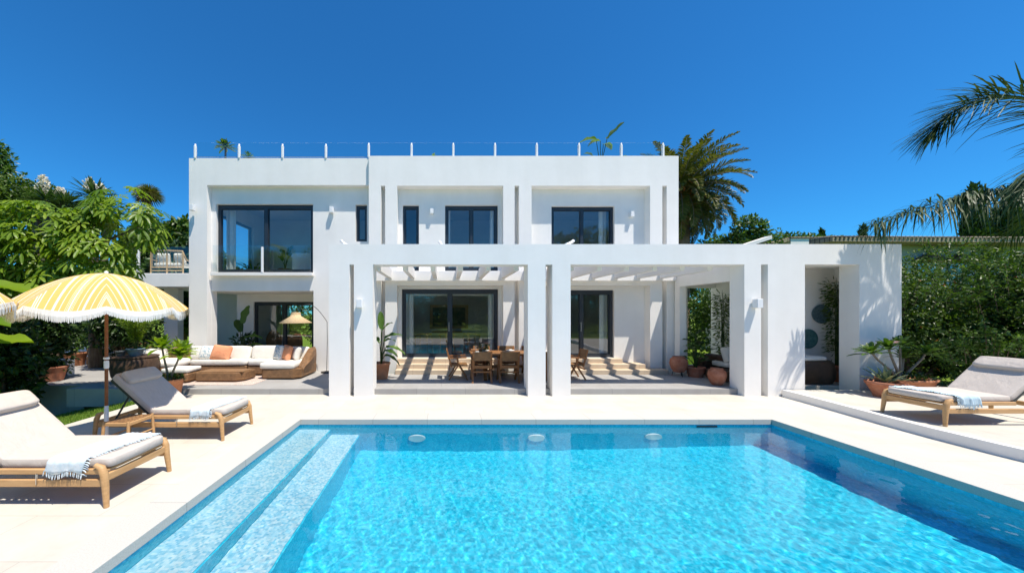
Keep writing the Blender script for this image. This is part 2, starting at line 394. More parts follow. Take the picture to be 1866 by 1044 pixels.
    def build(s, name, m, parent=None, local=False, bevel=0):
        return mesh_obj(name, np.array(s.v, dtype=float), s.f, s.sm, M[m] if isinstance(m, str) else m, parent, local, bevel)

def mesh_obj(name, V, F, sm, m, parent=None, local=False, bevel=0, rnd=None, uv=True):
    if parent is not None: org = ORG[parent.name]
    else: org = np.array([(V[:, 0].min() + V[:, 0].max()) / 2, (V[:, 1].min() + V[:, 1].max()) / 2, V[:, 2].min()]) if not local else np.zeros(3)
    W = V if local else V - org
    me = bpy.data.meshes.new(name)
    me.from_pydata(W.tolist(), [], F if isinstance(F, list) else F.tolist())
    if sm is True: me.polygons.foreach_set('use_smooth', np.ones(len(me.polygons), dtype=bool))
    elif sm is not False: me.polygons.foreach_set('use_smooth', np.array(sm, dtype=bool))
    if rnd is not None:
        a = me.attributes.new('rnd', 'FLOAT', 'FACE'); a.data.foreach_set('value', np.asarray(rnd, dtype=np.float32))
    if uv:
        ul = me.uv_layers.new(name='UVMap'); n = len(me.loops)
        vi = np.empty(n, dtype=np.int32); me.loops.foreach_get('vertex_index', vi)
        pn = np.empty(len(me.polygons) * 3); me.polygons.foreach_get('normal', pn); pn = np.abs(pn.reshape(-1, 3))
        lt = np.empty(len(me.polygons), dtype=np.int32); me.polygons.foreach_get('loop_total', lt)
        ax = np.repeat(np.argmax(pn, axis=1), lt); co = W[vi]
        u = np.where(ax == 0, co[:, 1], co[:, 0]); v = np.where(ax == 2, co[:, 1], co[:, 2])
        ul.data.foreach_set('uv', np.stack([u, v], 1).ravel().astype(np.float32))
    me.materials.append(m); me.update()
    o = bpy.data.objects.new(name, me); C.objects.link(o)
    if parent is not None: o.parent = parent; ORG[o.name] = org
    else: o.location = org; ORG[o.name] = org
    if bevel:
        b = o.modifiers.new('edge', 'BEVEL'); b.width = bevel; b.segments = 2; b.limit_method = 'ANGLE'
    return o

def thing(name, label, cat, loc=(0, 0, 0), group=None, rz=0):
    o = bpy.data.objects.new(name, None); C.objects.link(o); o.location = loc; o.rotation_euler = (0, 0, rz); o.empty_display_size = .2
    ORG[o.name] = np.array(loc, dtype=float); o['label'] = label; o['category'] = cat
    if group: o['group'] = group
    return o
def tag(o, label, cat, group=None):
    o['label'] = label; o['category'] = cat
    if group: o['group'] = group
    return o
def struct(o, kind='structure'): o['kind'] = kind; return o
def dup(root, loc, rz=0, label=None):
    r = root.copy(); C.objects.link(r); r.location = loc; r.rotation_euler = (0, 0, rz)
    if label: r['label'] = label
    def kids(a, b):
        for ch in list(a.children):
            if ch.name in SKIP: continue
            c = ch.copy(); C.objects.link(c); c.parent = b; kids(ch, c)
    kids(root, r); ORG[r.name] = np.array(loc, dtype=float)
    return r
SKIP = set()

# ------------------------------------------------------------------ foliage helpers
def norm(a): return a / np.maximum(np.linalg.norm(a, axis=-1, keepdims=True), 1e-9)
class Leaves:
    """collects leaf blades as plain faces; one mesh per build"""
    def __init__(s): s.V = []; s.F4 = []; s.F3 = []; s.r4 = []; s.r3 = []; s.n = 0
    def small(s, base, d, up, ln, wd, r=None, fold=.25):
        """two-triangle folded diamonds"""
        n = len(base); d = norm(d); side = norm(np.cross(d, up)); nn = np.cross(side, d)
        ln = np.broadcast_to(ln, n)[:, None]; wd = np.broadcast_to(wd, n)[:, None]
        tip = base + d * ln; mid = base + d * ln * .45
        l = mid - side * wd / 2 + nn * wd * fold; rr = mid + side * wd / 2 + nn * wd * fold
        V = np.stack([base, l, tip, rr], 1).reshape(-1, 3); i = s.n + np.arange(n)[:, None] * 4
        s.V.append(V); s.n += 4 * n
        s.F3.append(np.concatenate([i + [0, 2, 1], i + [0, 3, 2]], 1).reshape(-1, 3))
        q = rng.random(n) if r is None else np.broadcast_to(r, n)
        s.r3.append(np.repeat(q, 2))
        return s
    def blade(s, base, d, up, ln, wd, droop=.3, r=None, fold=.12, prof=(.7, 1.0, .8), seg=None):
        """longer leaf with bent midrib: 3 inner stations"""
        n = len(base); d = norm(d); side = norm(np.cross(d, up)); nn = np.cross(side, d)
        ln = np.broadcast_to(ln, n)[:, None]; wd = np.broadcast_to(wd, n)[:, None]; dr = np.broadcast_to(droop, n)[:, None]
        down = np.array([0, 0, -1.0])
        st = []
        for t in (0, .28, .6, .85, 1.0):
            st.append(base + d * ln * t * (1 - .25 * dr * t) + down * ln * dr * t * t)
        cols = [st[0]]
        for k, (t, w) in enumerate(zip((.28, .6, .85), prof)):
            c = st[k + 1]; cols += [c - side * wd * w / 2 + nn * wd * fold, c, c + side * wd * w / 2 + nn * wd * fold]
        cols.append(st[4])
        V = np.stack(cols, 1).reshape(-1, 3); i = s.n + np.arange(n)[:, None] * 11
        s.V.append(V); s.n += 11 * n
        s.F3.append(np.concatenate([i + [0, 2, 1], i + [0, 3, 2], i + [10, 7, 8], i + [10, 8, 9]], 1).reshape(-1, 3))
        s.F4.append(np.concatenate([i + [1, 2, 5, 4], i + [2, 3, 6, 5], i + [4, 5, 8, 7], i + [5, 6, 9, 8]], 1).reshape(-1, 4))
        q = rng.random(n) if r is None else np.broadcast_to(r, n)
        s.r3.append(np.repeat(q, 4)); s.r4.append(np.repeat(q, 4))
        return s
    def build(s, name, m, parent=None, smooth=False, local=False):
        V = np.concatenate(s.V); F = []; r = []
        if s.F3: F += np.concatenate(s.F3).tolist(); r.append(np.concatenate(s.r3))
        if s.F4: F += np.concatenate(s.F4).tolist(); r.append(np.concatenate(s.r4))
        return mesh_obj(name, V, F, smooth, M[m] if isinstance(m, str) else m, parent, local, 0, np.concatenate(r), False)

def rdir(n):
    v = rng.normal(size=(n, 3)); return norm(v)
def blob_points(n, blobs, inner=.72):
    """points in the outer shell of a set of ellipsoids (cx,cy,cz,rx,ry,rz), with outward directions; thinned by a clumping noise"""
    B = np.array(blobs, dtype=float); w = (B[:, 3] * B[:, 4] * B[:, 5]) ** (2 / 3); k = rng.choice(len(B), n, p=w / w.sum())
    d = rdir(n); rad = inner + (1.04 - inner) * rng.random(n) ** .6
    P = B[k, :3] + d * B[k, 3:] * rad[:, None]
    return P, norm(d / B[k, 3:])
def clump(P, D, f=2.3, keep=.55, seed=0):
    ph = np.random.default_rng(seed).uniform(0, 6, 9)
    s = np.sin(P[:, 0] * f + ph[0]) * np.sin(P[:, 1] * f * 1.1 + ph[1]) + np.sin(P[:, 2] * f * 1.3 + ph[2]) * np.sin(P[:, 0] * f * 1.7 + ph[3]) + .6 * np.sin(P[:, 1] * f * 2.3 + P[:, 2] * f * 1.9 + ph[4])
    q = np.argsort(np.argsort(s + rng.normal(size=len(P)) * .5)) / len(P)
    m = q > 1 - keep
    return P[m], D[m]
def sub_blobs(c, r, n, k=.38, seed=0):
    """a lumpy crown: many smaller ellipsoids spread through a big one"""
    g = np.random.default_rng(seed); out = []
    for i in range(n):
        d = norm(g.normal(size=3)); t = g.uniform(.35, .85)
        p = np.array(c) + d * np.array(r) * t; q = np.array(r) * k * g.uniform(.7, 1.25)
        out.append((*p, *q))
    return out
def frond_curve(base, az, el, length, bend, n=14, sway=0):
    p = np.array(base, dtype=float); pts = [p.copy()]; st = length / n
    for i in range(n):
        t = (i + .5) / n; e = el - bend * t ** 1.3; a = az + sway * t
        p = p + st * np.array([math.cos(a) * math.cos(e), math.sin(a) * math.cos(e), math.sin(e)]); pts.append(p.copy())
    return np.array(pts)
def frond(L, mb, base, az, el, length, bend, leaf, nl, hang=.3, wd=.03, vee=.5, sway=0, start=.12, rad=.018, jitter=.15, rr=None):
    pts = frond_curve(base, az, el, length, bend, 14, sway)
    if mb is not None: mb.tube(pts, np.linspace(rad, rad * .25, len(pts)), 5, False)
    t = np.linspace(start, 1, nl); seg = np.clip((t * 14).astype(int), 0, 13); f = t * 14 - seg
    P = pts[seg] * (1 - f[:, None]) + pts[seg + 1] * f[:, None]; T = norm(pts[seg + 1] - pts[seg])
    side = norm(np.cross(T, np.array([0, 0, 1.0]))); up = np.cross(side, T)
    for sg in (-1, 1):
        k = np.sin(PI * np.clip(t * .85 + .12, 0, 1)) ** .7
        d = side * sg * .85 + up * vee * (.6 + .8 * rng.random(nl))[:, None] + T * (.45 + .5 * t)[:, None] + rng.normal(size=(nl, 3)) * jitter
        L.blade(P, d, up, leaf * k * rng.uniform(.8, 1.1, nl), wd, hang * rng.uniform(.6, 1.4, nl), rng.random(nl) if rr is None else rr, .15, (.9, 1, .6))

# ================================================================== the setting
PX0, PX1, PY0, PY1 = -2.74, 6.13, .75, 6.19          # pool opening
ZF, ZB = 10.375, 10.68                                # central facade frame, wall behind it
DK = .135                                            # stone deck level
# ground: one sheet to the horizon, sinking into a side lawn on the left, open where the pool is dug
xs = sorted([-400, -150, -60, -30, -20, -14, -11, -10, -9.2, -8.4, -7.6, -6.85, PX0 - .5, PX1 + .5, 11, 16, 24, 40, 80, 200, 400])
ys = sorted([-300, -80, -30, -10, -4, 0, PY0 - .4, 3, 4.5, PY1 + .5, 8.6, 11.4, 15, 20, 30, 50, 90, 200, 500])
def gz(x, y):
    if x >= -6.85: return -.035
    t = min(1, (-6.85 - x) / 3.2); return -.035 - .62 * t
V = np.array([(x, y, gz(x, y)) for y in ys for x in xs]); F = []
nx = len(xs)
for j in range(len(ys) - 1):
    for i in range(nx - 1):
        if xs[i] >= PX0 - .51 and xs[i + 1] <= PX1 + .51 and ys[j] >= PY0 - .41 and ys[j + 1] <= PY1 + .51: continue
        F.append((j * nx + i, j * nx + i + 1, (j + 1) * nx + i + 1, (j + 1) * nx + i))
struct(mesh_obj('ground', V, F, False, M['lawn']))
# limestone paving round the pool (top at z=0), with a hole for the pool and its coping
pv = MB()
cw = .38
ho = (PX0 - cw, PX1 + cw, PY0 - cw, PY1 + cw)
for x0, x1, y0, y1 in ((-6.80, ho[0], -4.5, 8.60), (ho[1], 8.35, -4.5, 8.60), (ho[0], ho[1], ho[3], 8.60), (ho[0], ho[1], -4.5, ho[2])):
    pv.add([(x0, y0, 0), (x1, y0, 0), (x1, y1, 0), (x0, y1, 0)], [(0, 1, 2, 3)])
pv.add([(-6.80, -4.5, 0), (-6.80, 8.6, 0), (-6.80, 8.6, -.12), (-6.80, -4.5, -.12)], [(0, 1, 2, 3)])
struct(pv.build('patio_paving', 'paving'))
# pool basin
pb = MB(); W = .3; FL = -1.30
def slab(b, x0, x1, y0, y1, z0, z1): b.box(x0, x1, y0, y1, z0, z1)
slab(pb, PX0 - W, PX1 + W, PY0 - W, PY1 + W, FL - .2, FL)
slab(pb, PX0 - W, PX0, PY0, PY1, FL, -.10); slab(pb, PX1, PX1 + W, PY0, PY1, FL, -.10)
slab(pb, PX0 - W, PX1 + W, PY1, PY1 + W, FL, -.10); slab(pb, PX0 - W, PX1 + W, PY0 - W, PY0, FL, -.10)
pool = pb.build('pool', 'pool_blue'); struct(pool)
s1 = MB(); s1.box(PX0 + .002, -2.15, PY0 + .002, PY1 - .002, FL + .002, -.33); s1.box(-2.148, -1.61, PY0 + .002, PY1 - .002, FL + .002, -.60)
ps = s1.build('pool_steps', 'pool_blue'); struct(ps)
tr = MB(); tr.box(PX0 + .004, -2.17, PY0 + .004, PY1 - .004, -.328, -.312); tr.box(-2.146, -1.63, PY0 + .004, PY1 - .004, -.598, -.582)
struct(tr.build('pool_step_treads', 'pool_pale'))  # thin pale layer, its colour holds the brightness of the shallow water
cp = MB(); ov = .012
for x0, x1, y0, y1 in ((PX0 - cw, PX0 + ov, PY0 - cw, PY1 + cw), (PX1 - ov, PX1 + cw, PY0 - cw, PY1 + cw), (PX0 + ov, PX1 - ov, PY1 - ov, PY1 + cw), (PX0 + ov, PX1 - ov, PY0 - cw, PY0 + ov)):
    cp.box(x0, x1, y0, y1, -.098, .005)
struct(cp.build('pool_coping', 'coping', bevel=.006))
for k, x in enumerate((-.54, 1.70, 3.90)):
    l = MB(); l.add(*(lambda n: ([(x + .15 * math.cos(2 * PI * j / n), PY1 - .035, -.72 + .15 * math.sin(2 * PI * j / n)) for j in range(n)] + [(x + .16 * math.cos(2 * PI * j / n), PY1 - .001, -.72 + .16 * math.sin(2 * PI * j / n)) for j in range(n)],
                    [tuple(range(n))] + [(j, j + n, (j + 1) % n + n, (j + 1) % n) for j in range(n)]))(28))
    o = l.build('pool_light', 'white_metal')
    tag(o, ['round white pool light under water nearest the pool steps', 'middle one of three round white lights on the far pool wall', 'round white pool light under water nearest the skimmer slot'][k], 'pool light', 'lights on the far pool wall')
sk = MB(); sk.box(4.72, 5.10, PY1 - .012, PY1 - .001, -.21, -.115); sk.box(4.74, 5.08, PY1 - .016, PY1 - .011, -.20, -.125)
tag(sk.build('skimmer_slot', 'frame'), 'dark skimmer slot at the waterline of the far pool wall', 'skimmer')
# water with real ripples
nxw, nyw = 560, 344
gx = np.linspace(PX0 - .02, PX1 + .02, nxw); gy = np.linspace(PY0 - .02, PY1 + .02, nyw)
XX, YY = np.meshgrid(gx, gy); H = np.zeros_like(XX); g = np.random.default_rng(3)
for i in range(80):
    lam = .055 * (10 ** g.uniform(0, .86)); th = g.normal(.5, .9) if i % 4 else g.uniform(0, 2 * PI); k = 2 * PI / lam
    H += .0085 * lam / 6.2832 * np.sin(k * (XX * math.cos(th) + YY * math.sin(th)) + g.uniform(0, 6.28))
amp = .38 + .62 * np.clip((6.6 - YY) / 4, 0, 1)
V = np.stack([XX, YY, -.125 + H * amp * WAVE], -1).reshape(-1, 3)
ii = (np.arange(nyw - 1)[:, None] * nxw + np.arange(nxw - 1)[None, :]).ravel()
Fq = np.stack([ii, ii + 1, ii + 1 + nxw, ii + nxw], 1)
water = struct(mesh_obj('pool_water', V, Fq, True, M['water'], uv=False))

# grey stone deck
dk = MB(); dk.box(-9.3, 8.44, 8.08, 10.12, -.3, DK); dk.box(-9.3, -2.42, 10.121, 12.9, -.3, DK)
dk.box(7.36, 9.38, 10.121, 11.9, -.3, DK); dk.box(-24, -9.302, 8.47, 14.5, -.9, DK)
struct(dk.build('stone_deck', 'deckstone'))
# raised white platform on the right with its curved edge
edge = [(8.06, 7.87), (8.03, 7.5), (7.97, 7.0), (7.89, 6.4), (7.81, 5.8), (7.76, 5.2), (7.76, 4.6), (7.82, 3.9), (7.95, 3.2), (8.2, 2.0), (8.5, .5), (8.8, -2)]
pf = MB(); poly = edge + [(15, -2), (15, 8.6), (10.95, 8.6), (10.95, 7.87)]
pf.prism(poly[::-1], -.05, .16); pf.box(8.46, 10.72, 8.312, 9.1, -.05, .158)
struct(pf.build('raised_terrace', 'paving'))
cb = MB()
for (xa, ya), (xb, yb) in zip(edge[:-1], edge[1:]): cb.add([(xa - .014, ya, -.01), (xb - .014, yb, -.01), (xb - .014, yb, .166), (xa - .014, ya, .166), (xb + .10, yb, .166), (xa + .10, ya, .166), (xa + .10, ya, .150), (xb + .10, yb, .150)], [(0, 1, 2, 3), (3, 2, 4, 5), (5, 4, 7, 6)])
cb.add([(8.046, 7.87, -.01), (8.16, 7.87, -.01), (8.16, 7.87, .166), (8.046, 7.87, .166)], [(0, 1, 2, 3)])
struct(cb.build('terrace_kerb', 'plaster'))

# grass strip with blades
n = 9000
gx_ = rng.uniform(-9.6, -6.84, n); gy_ = rng.uniform(4.6, 8.46, n)
base = np.stack([gx_, gy_, np.array([gz(a, 0) for a in gx_])], 1)
L = Leaves(); d = rdir(n) * .5; d[:, 2] = 1; L.small(base, d, rdir(n), rng.uniform(.04, .09, n), .012)
n = 9000; b2 = np.stack([rng.uniform(8.4, 13, n), rng.uniform(11.6, 15, n), np.full(n, -.035)], 1); d = rdir(n) * .5; d[:, 2] = 1
L.small(b2, d, rdir(n), rng.uniform(.06, .13, n), .03)
struct(tag(L.build('lawn_grass', 'grass'), 'short bright green grass beside the paving and deck', 'grass'), 'stuff')

# ================================================================== the house
house = thing('house', 'white two storey villa with square frames, dark windows and a roof terrace', 'house', (0, 10.5, 0))
ROOF = 6.94
# central projecting frame
fr = MB()
fr.wall('y', (-2.42, 7.34), (.0, ROOF), [(-2.04, -1.905, .0, 6.0), (-1.53, 1.816, .0, 2.86), (-1.53, 1.816, 3.30, 6.0), (2.175, 2.314, .0, 6.0), (2.71, 6.446, .0, 2.86), (2.71, 6.446, 3.30, 6.0), (6.83, 6.97, .0, 6.0)], ZF, ZB - .001)
fr.build('facade_frame', 'plaster', house, bevel=.008)
# window openings: (x0,x1,z0,z1)
OP = {'n1': (-1.39, -.865, 3.36, 5.49), 's1': (-.018, 1.70, 3.36, 5.49), 's2': (3.435, 5.48, 3.36, 5.46), 'd1': (-1.424, 1.709, .545, 2.77), 'd2': (3.435, 5.47, .545, 2.74)}
w = MB(); w.wall('y', (-2.30, 7.34), (.0, ROOF - .004), list(OP.values()), ZB, ZB + .25); w.build('facade_wall', 'plaster', house)
# left wing
wg = MB(); wg.wall('y', (-8.16, -2.425), (.0, 6.91), [(-7.59, -2.425, .0, 6.055)], 10.47, ZB - .001); wg.build('wing_frame', 'plaster', house, bevel=.008)
OW = {'s3': (-7.44, -4.30, 3.30, 5.52), 'n2': (-2.92, -2.55, 4.31, 5.50)}
w2 = MB(); w2.wall('y', (-8.158, -2.302), (.0, 6.906), list(OW.values()) + [(-7.585, -4.285, .0, 2.71)], ZB, ZB + .25); w2.build('wing_wall', 'plaster', house, bevel=.006)
# outer side and back walls, roof, floors
sh = MB()
sh.wall('x', (10.931, 18.0), (2.75, 6.90), [(11.5, 13.6, 3.32, 5.5)], -8.158, -7.93)
sh.wall('x', (10.931, 18.0), (.0, 6.93), [], 7.10, 7.338)
sh.wall('x', (12.9, 15.88), (.0, 2.749), [], -8.15, -7.94)
sh.wall('y', (-8.158, 7.338), (.0, 6.90), [(-8.158, -4.3, .0, 2.75)], 18.001, 18.25)
sh.build('outer_wall', 'plaster', house)
rf = MB(); rf.box(-7.92, 7.09, 10.935, 17.99, 6.05, 6.5); rf.box(-7.92, 7.09, 10.935, 17.99, 2.78, 3.28); rf.box(-4.0, 7.09, 10.935, 17.99, .2, .53); rf.build('floor_slab', 'interior', house)
inn = MB()
inn.wall('y', (-3.99, 7.09), (.532, 2.778), [], 14.6, 14.75); inn.wall('x', (10.95, 14.59), (.532, 2.778), [], 2.45, 2.57); inn.wall('x', (10.95, 14.59), (.532, 2.778), [], -2.25, -2.13)
inn.wall('y', (-7.92, 7.09), (3.282, 6.048), [], 14.4, 14.55); inn.wall('x', (10.95, 14.39), (3.282, 6.048), [], -2.3, -2.2); inn.wall('x', (10.95, 14.39), (3.282, 6.048), [], 2.5, 2.62); inn.wall('x', (10.95, 14.39), (3.282, 6.048), [], -.7, -.62)
inn.build('interior_wall', 'interior', house)
# porch on the left under the wing: back wall, side walls, ceiling
pc = MB(); pc.wall('y', (-7.92, -4.1), (DK, 2.776), [(-7.29, -5.0, DK + .02, 2.42)], 12.5, 12.7); pc.build('porch_wall', 'plaster', house)
pc2 = MB(); pc2.wall('x', (10.932, 16), (DK - .1, 2.776), [], -4.284, -4.10); pc2.build('porch_side_wall', 'plaster', house)
pcl = MB(); pcl.box(-8.14, -4.29, 10.935, 12.498, 2.712, 2.748); pcl.build('porch_ceiling', 'plaster', house)
pfl = MB(); pfl.box(-7.9, -4.3, 12.72, 15.9, .0, DK + .01); pfl.build('porch_floor', 'step', house)
pb2 = MB(); pb2.wall('y', (-7.92, -4.29), (DK + .012, 2.77), [(-7.6, -6.0, .3, 2.4)], 15.9, 16.0); pb2.build('back_room_wall', 'interior', house)
# ledges under the wing window and the little mouldings
lg = MB(); lg.rbox(-7.52, -4.27, 10.51, ZB - .002, 3.19, 3.29, .006); lg.build('window_ledge', 'plaster', house)
bx = MB(); bx.box(-3.35, -2.43, 11.2, 13.0, 6.9, 7.02); bx.build('roof_box', 'plaster', house)

def window(name, x0, x1, z0, z1, yf, panes, fw=.075, handle=False, lab=None, par=None):
    """frame with one pane per leaf; sliding leaves sit one behind the other"""
    f = MB(); d = .07; par = par or house
    f.box(x0 + .004, x1 - .004, yf, yf + d, z1 - fw * 1.25, z1 - .004); f.box(x0 + .004, x1 - .004, yf, yf + d, z0 + .004, z0 + fw)
    f.box(x0 + .004, x0 + fw, yf, yf + d, z0 + fw, z1 - fw * 1.25); f.box(x1 - fw, x1 - .004, yf, yf + d, z0 + fw, z1 - fw * 1.25)
    wds = (x1 - x0 - 2 * fw) / panes; cuts = []
    for k in range(1, panes):
        xm = x0 + fw + k * wds; f.box(xm - fw * .55, xm + fw * .55, yf + .004, yf + d + .02, z0 + fw, z1 - fw * 1.25)
    # leaf rebates
    for k in range(panes):
        a = x0 + fw + k * wds + (fw * .55 if k else 0); b = x0 + fw + (k + 1) * wds - (fw * .55 if k < panes - 1 else 0); o = yf + .03 + .02 * (k % 2)
        t = .028
        f.box(a, b, o, o + .03, z0 + fw, z0 + fw + t); f.box(a, b, o, o + .03, z1 - fw * 1.25 - t, z1 - fw * 1.25)
        f.box(a, a + t, o, o + .03, z0 + fw + t, z1 - fw * 1.25 - t); f.box(b - t, b, o, o + .03, z0 + fw + t, z1 - fw * 1.25 - t); cuts.append((a + t, b - t, o + .012))
    fo = f.build(name, 'frame', par)
    for a, b, o in cuts:
        p = MB(); p.add([(a, o, z0 + fw + .028), (b, o, z0 + fw + .028), (b, o, z1 - fw * 1.25 - .028), (a, o, z1 - fw * 1.25 - .028)], [(0, 1, 2, 3)]); p.build('pane', 'glass', fo)
    if handle:
        h = MB(); a, b, o = cuts[0]; xm = b + .05; h.tube([(xm, yf - .035, z0 + .85), (xm, yf - .035, z0 + 1.15)], .01, 8)
        h.beam((xm, yf - .035, z0 + .88), (xm, yf + .006, z0 + .88), .015, .015); h.beam((xm, yf - .035, z0 + 1.12), (xm, yf + .006, z0 + 1.12), .015, .015); h.build('handle', 'steel', fo)
    return fo
YW = ZB + .09
window('narrow_window', *OP['n1'], YW, 1, .07)
window('sliding_door', *OP['s1'], YW, 2, .085)
window('sliding_door', *OP['s2'], YW, 2, .085)
window('sliding_door', *OP['d1'], YW, 2, .10, True)
window('sliding_door', *OP['d2'], YW, 2, .10, True)
window('sliding_door', *OW['s3'], YW, 2, .10)
window('narrow_window', *OW['n2'], YW, 1, .07)
window('porch_door', -7.29, -5.0, DK + .02, 2.42, 12.56, 2, .09)
# side window of the corner room (in the plane x = -8.05)
sw = MB(); x_ = -8.09
for a, b, c, d in ((11.5, 13.6, 3.322, 3.40), (11.5, 13.6, 5.41, 5.498), (11.502, 11.58, 3.40, 5.41), (13.52, 13.598, 3.40, 5.41), (12.5, 12.6, 3.40, 5.41)): sw.box(x_, x_ + .07, a, b, c, d)
so = sw.build('side_window', 'frame', house)
p = MB(); p.add([(x_ + .035, 11.58, 3.4), (x_ + .035, 13.52, 3.4), (x_ + .035, 13.52, 5.41), (x_ + .035, 11.58, 5.41)], [(0, 1, 2, 3)]); p.build('pane', 'glass', so)
# curtains
def curtain(name, x0, x1, y, z0, z1, m='linen', par=None):
    b = MB(); n = max(8, int((x1 - x0) / .03)); V = []
    for i in range(n + 1):
        x = x0 + (x1 - x0) * i / n; o = .03 * math.sin(i * 1.15) + .01 * math.sin(i * 2.7)
        V += [(x, y + o, z0), (x, y + o, z1)]
    b.add(V, [(2 * i, 2 * i + 2, 2 * i + 3, 2 * i + 1) for i in range(n)], True); return b.build(name, m, par or house)
curtain('curtain', .02, .16, 11.15, 3.30, 5.6); curtain('curtain', 1.50, 1.69, 11.15, 3.30, 5.6)
curtain('curtain', -7.40, -7.08, 11.12, 3.30, 5.7); curtain('curtain', 5.2, 5.45, 11.2, 3.30, 5.6)
curtain('curtain', -1.34, -1.08, 11.05, .54, 2.76); curtain('curtain', 1.42, 1.66, 11.05, .54, 2.76); curtain('curtain', 5.15, 5.42, 11.05, .54, 2.74)
b = MB(); b.box(-1.4, 1.7, 11.12, 11.2, 2.58, 2.777); b.build('pelmet', 'linen', house)
# entrance steps, two flights
def flight(x0, xe):
    b = MB(); ys_ = (9.95, 10.2, 10.45); ye = (10.296, ZB - .002, ZB + .088)
    for k in range(3): b.box(x0 + .002 * k, xe[k], ys_[k], ye[k], DK - .05, DK + .135 * (k + 1))
    return b.build('entrance_steps', 'step', house, bevel=.01)
flight(-1.525, (1.81, 1.808, 1.806)); flight(2.72, (6.75, 6.2, 5.62))
# roof balustrade
rail = MB(); rail.box(-7.98, 7.2, 10.47, 10.49, 6.945, 6.965); rail = rail.build('roof_railing', 'steel', house)
posts = [356, 436, 515, 594, 672, 750, 826, 902, 978, 1055, 1132, 1208]
px_ = [(q - 812) * 10.48 / 600 for q in posts]
for k, x in enumerate(px_):
    z0 = 6.91 if x < -2.5 else 6.94
    b = MB(); b.rbox(x - .034, x + .034, 10.445, 10.515, z0, z0 + .40, .012); b.lathe([(.024, 0), (.024, .05), (.0, .06)], 10, (x, 10.48, z0 + .40)); b.build('post', 'white_metal', rail)
for a, b_ in zip(px_[:-1], px_[1:]):
    z0 = 6.96; b = MB(); b.box(a + .05, b_ - .05, 10.474, 10.486, z0, z0 + .44); b.build('glass_panel', 'clear', rail)
# guard glass at the wing window
gl = MB(); gl.rbox((478 - 812) * 10.53 / 600 - .035, (478 - 812) * 10.53 / 600 + .035, 10.50, 10.56, 3.291, 4.10, .012); g0 = gl.build('window_guard', 'white_metal', house)
b = MB(); b.box(-7.44, -5.91, 10.524, 10.536, 3.31, 4.16); b.build('glass_panel', 'clear', g0); b = MB(); b.box(-5.81, -4.33, 10.524, 10.536, 3.31, 4.16); b.build('glass_panel', 'clear', g0)

# side terrace on the left, upstairs
ter = thing('side_terrace', 'white balcony slab with a clear glass guard at the left end of the house', 'balcony', (-9.8, 13, 2.8))
b = MB(); b.rbox(-11.35, -8.17, 12.0, 16, 2.95, 3.44, .01); b.build('slab', 'plaster', ter)
b = MB(); b.rbox(-11.05, -10.5, 12.9, 13.2, DK, 2.948, .01); b.build('pillar', 'plaster', ter)
b = MB(); b.box(-11.5, -8.2, 15.7, 15.9, DK, 2.95); b.build('back_wall', 'plaster', ter)
b = MB(); b.rbox(-11.33, -11.24, 12.05, 12.13, 3.44, 4.36, .012); b.build('post', 'white_metal', ter)
b = MB(); b.box(-11.23, -8.2, 12.08, 12.092, 3.45, 4.42); b.build('glass_panel', 'clear', ter)

# ================================================================== the pergola
PG = thing('pergola', 'long white rendered pergola with square pillars and roof beams before the house', 'pergola', (4, 8.1, 0))
g = MB(); g.wall('y', (-2.797, 10.94), (0, 3.646), [(-2.31, -2.20, 0, 3.16), (-1.745, 1.975, 0, 3.16), (2.40, 2.563, 0, 3.16), (3.0, 7.17, 0, 3.16), (7.57, 7.735, 0, 3.16), (8.62, 9.93, .0, 3.16)], 7.90, 8.31)
g.build('front_wall', 'plaster', PG, bevel=.010)
for k in range(13):
    x = -1.72 + .7 * k
    if x > 7.0: continue
    b = MB(); b.rbox(x - .06, x + .06, 8.312, 10.197, 3.06, 3.36, .006); b.build('beam', 'plaster', PG)
b = MB(); b.box(-2.41, 7.16, 10.198, 10.299, 2.99, 3.30); b.build('ledger', 'plaster', PG, bevel=.006)
b = MB(); b.box(-2.78, -2.42, 8.312, 10.39, 3.02, 3.30); b.build('side_beam', 'plaster', PG, bevel=.006)
# covered alcove on the right
sf = MB(); sf.wall('x', (8.312, 10.298), (DK - .1, 3.20), [(8.313, 10.09, DK - .1, 2.80)], 7.17, 7.37); sf.build('side_frame', 'plaster', PG, bevel=.006)
lw_ = MB(); lw_.box(7.345, 8.30, 11.3, 11.5, DK - .1, 3.20); lw_.box(9.27, 9.40, 9.10, 11.5, DK - .1, 3.20); lw_.box(8.301, 9.268, 11.3, 11.5, 2.86, 3.20); lw_.box(9.402, 10.74, 9.10, 9.25, DK - .1, 3.20)
lw_.box(10.742, 10.938, 8.312, 9.25, -.05, 3.20); lw_.build('alcove_wall', 'plaster', PG)
rs = MB(); rs.box(7.16, 10.938, 8.313, 11.52, 3.203, 3.40); rs.build('alcove_roof', 'plaster', PG)

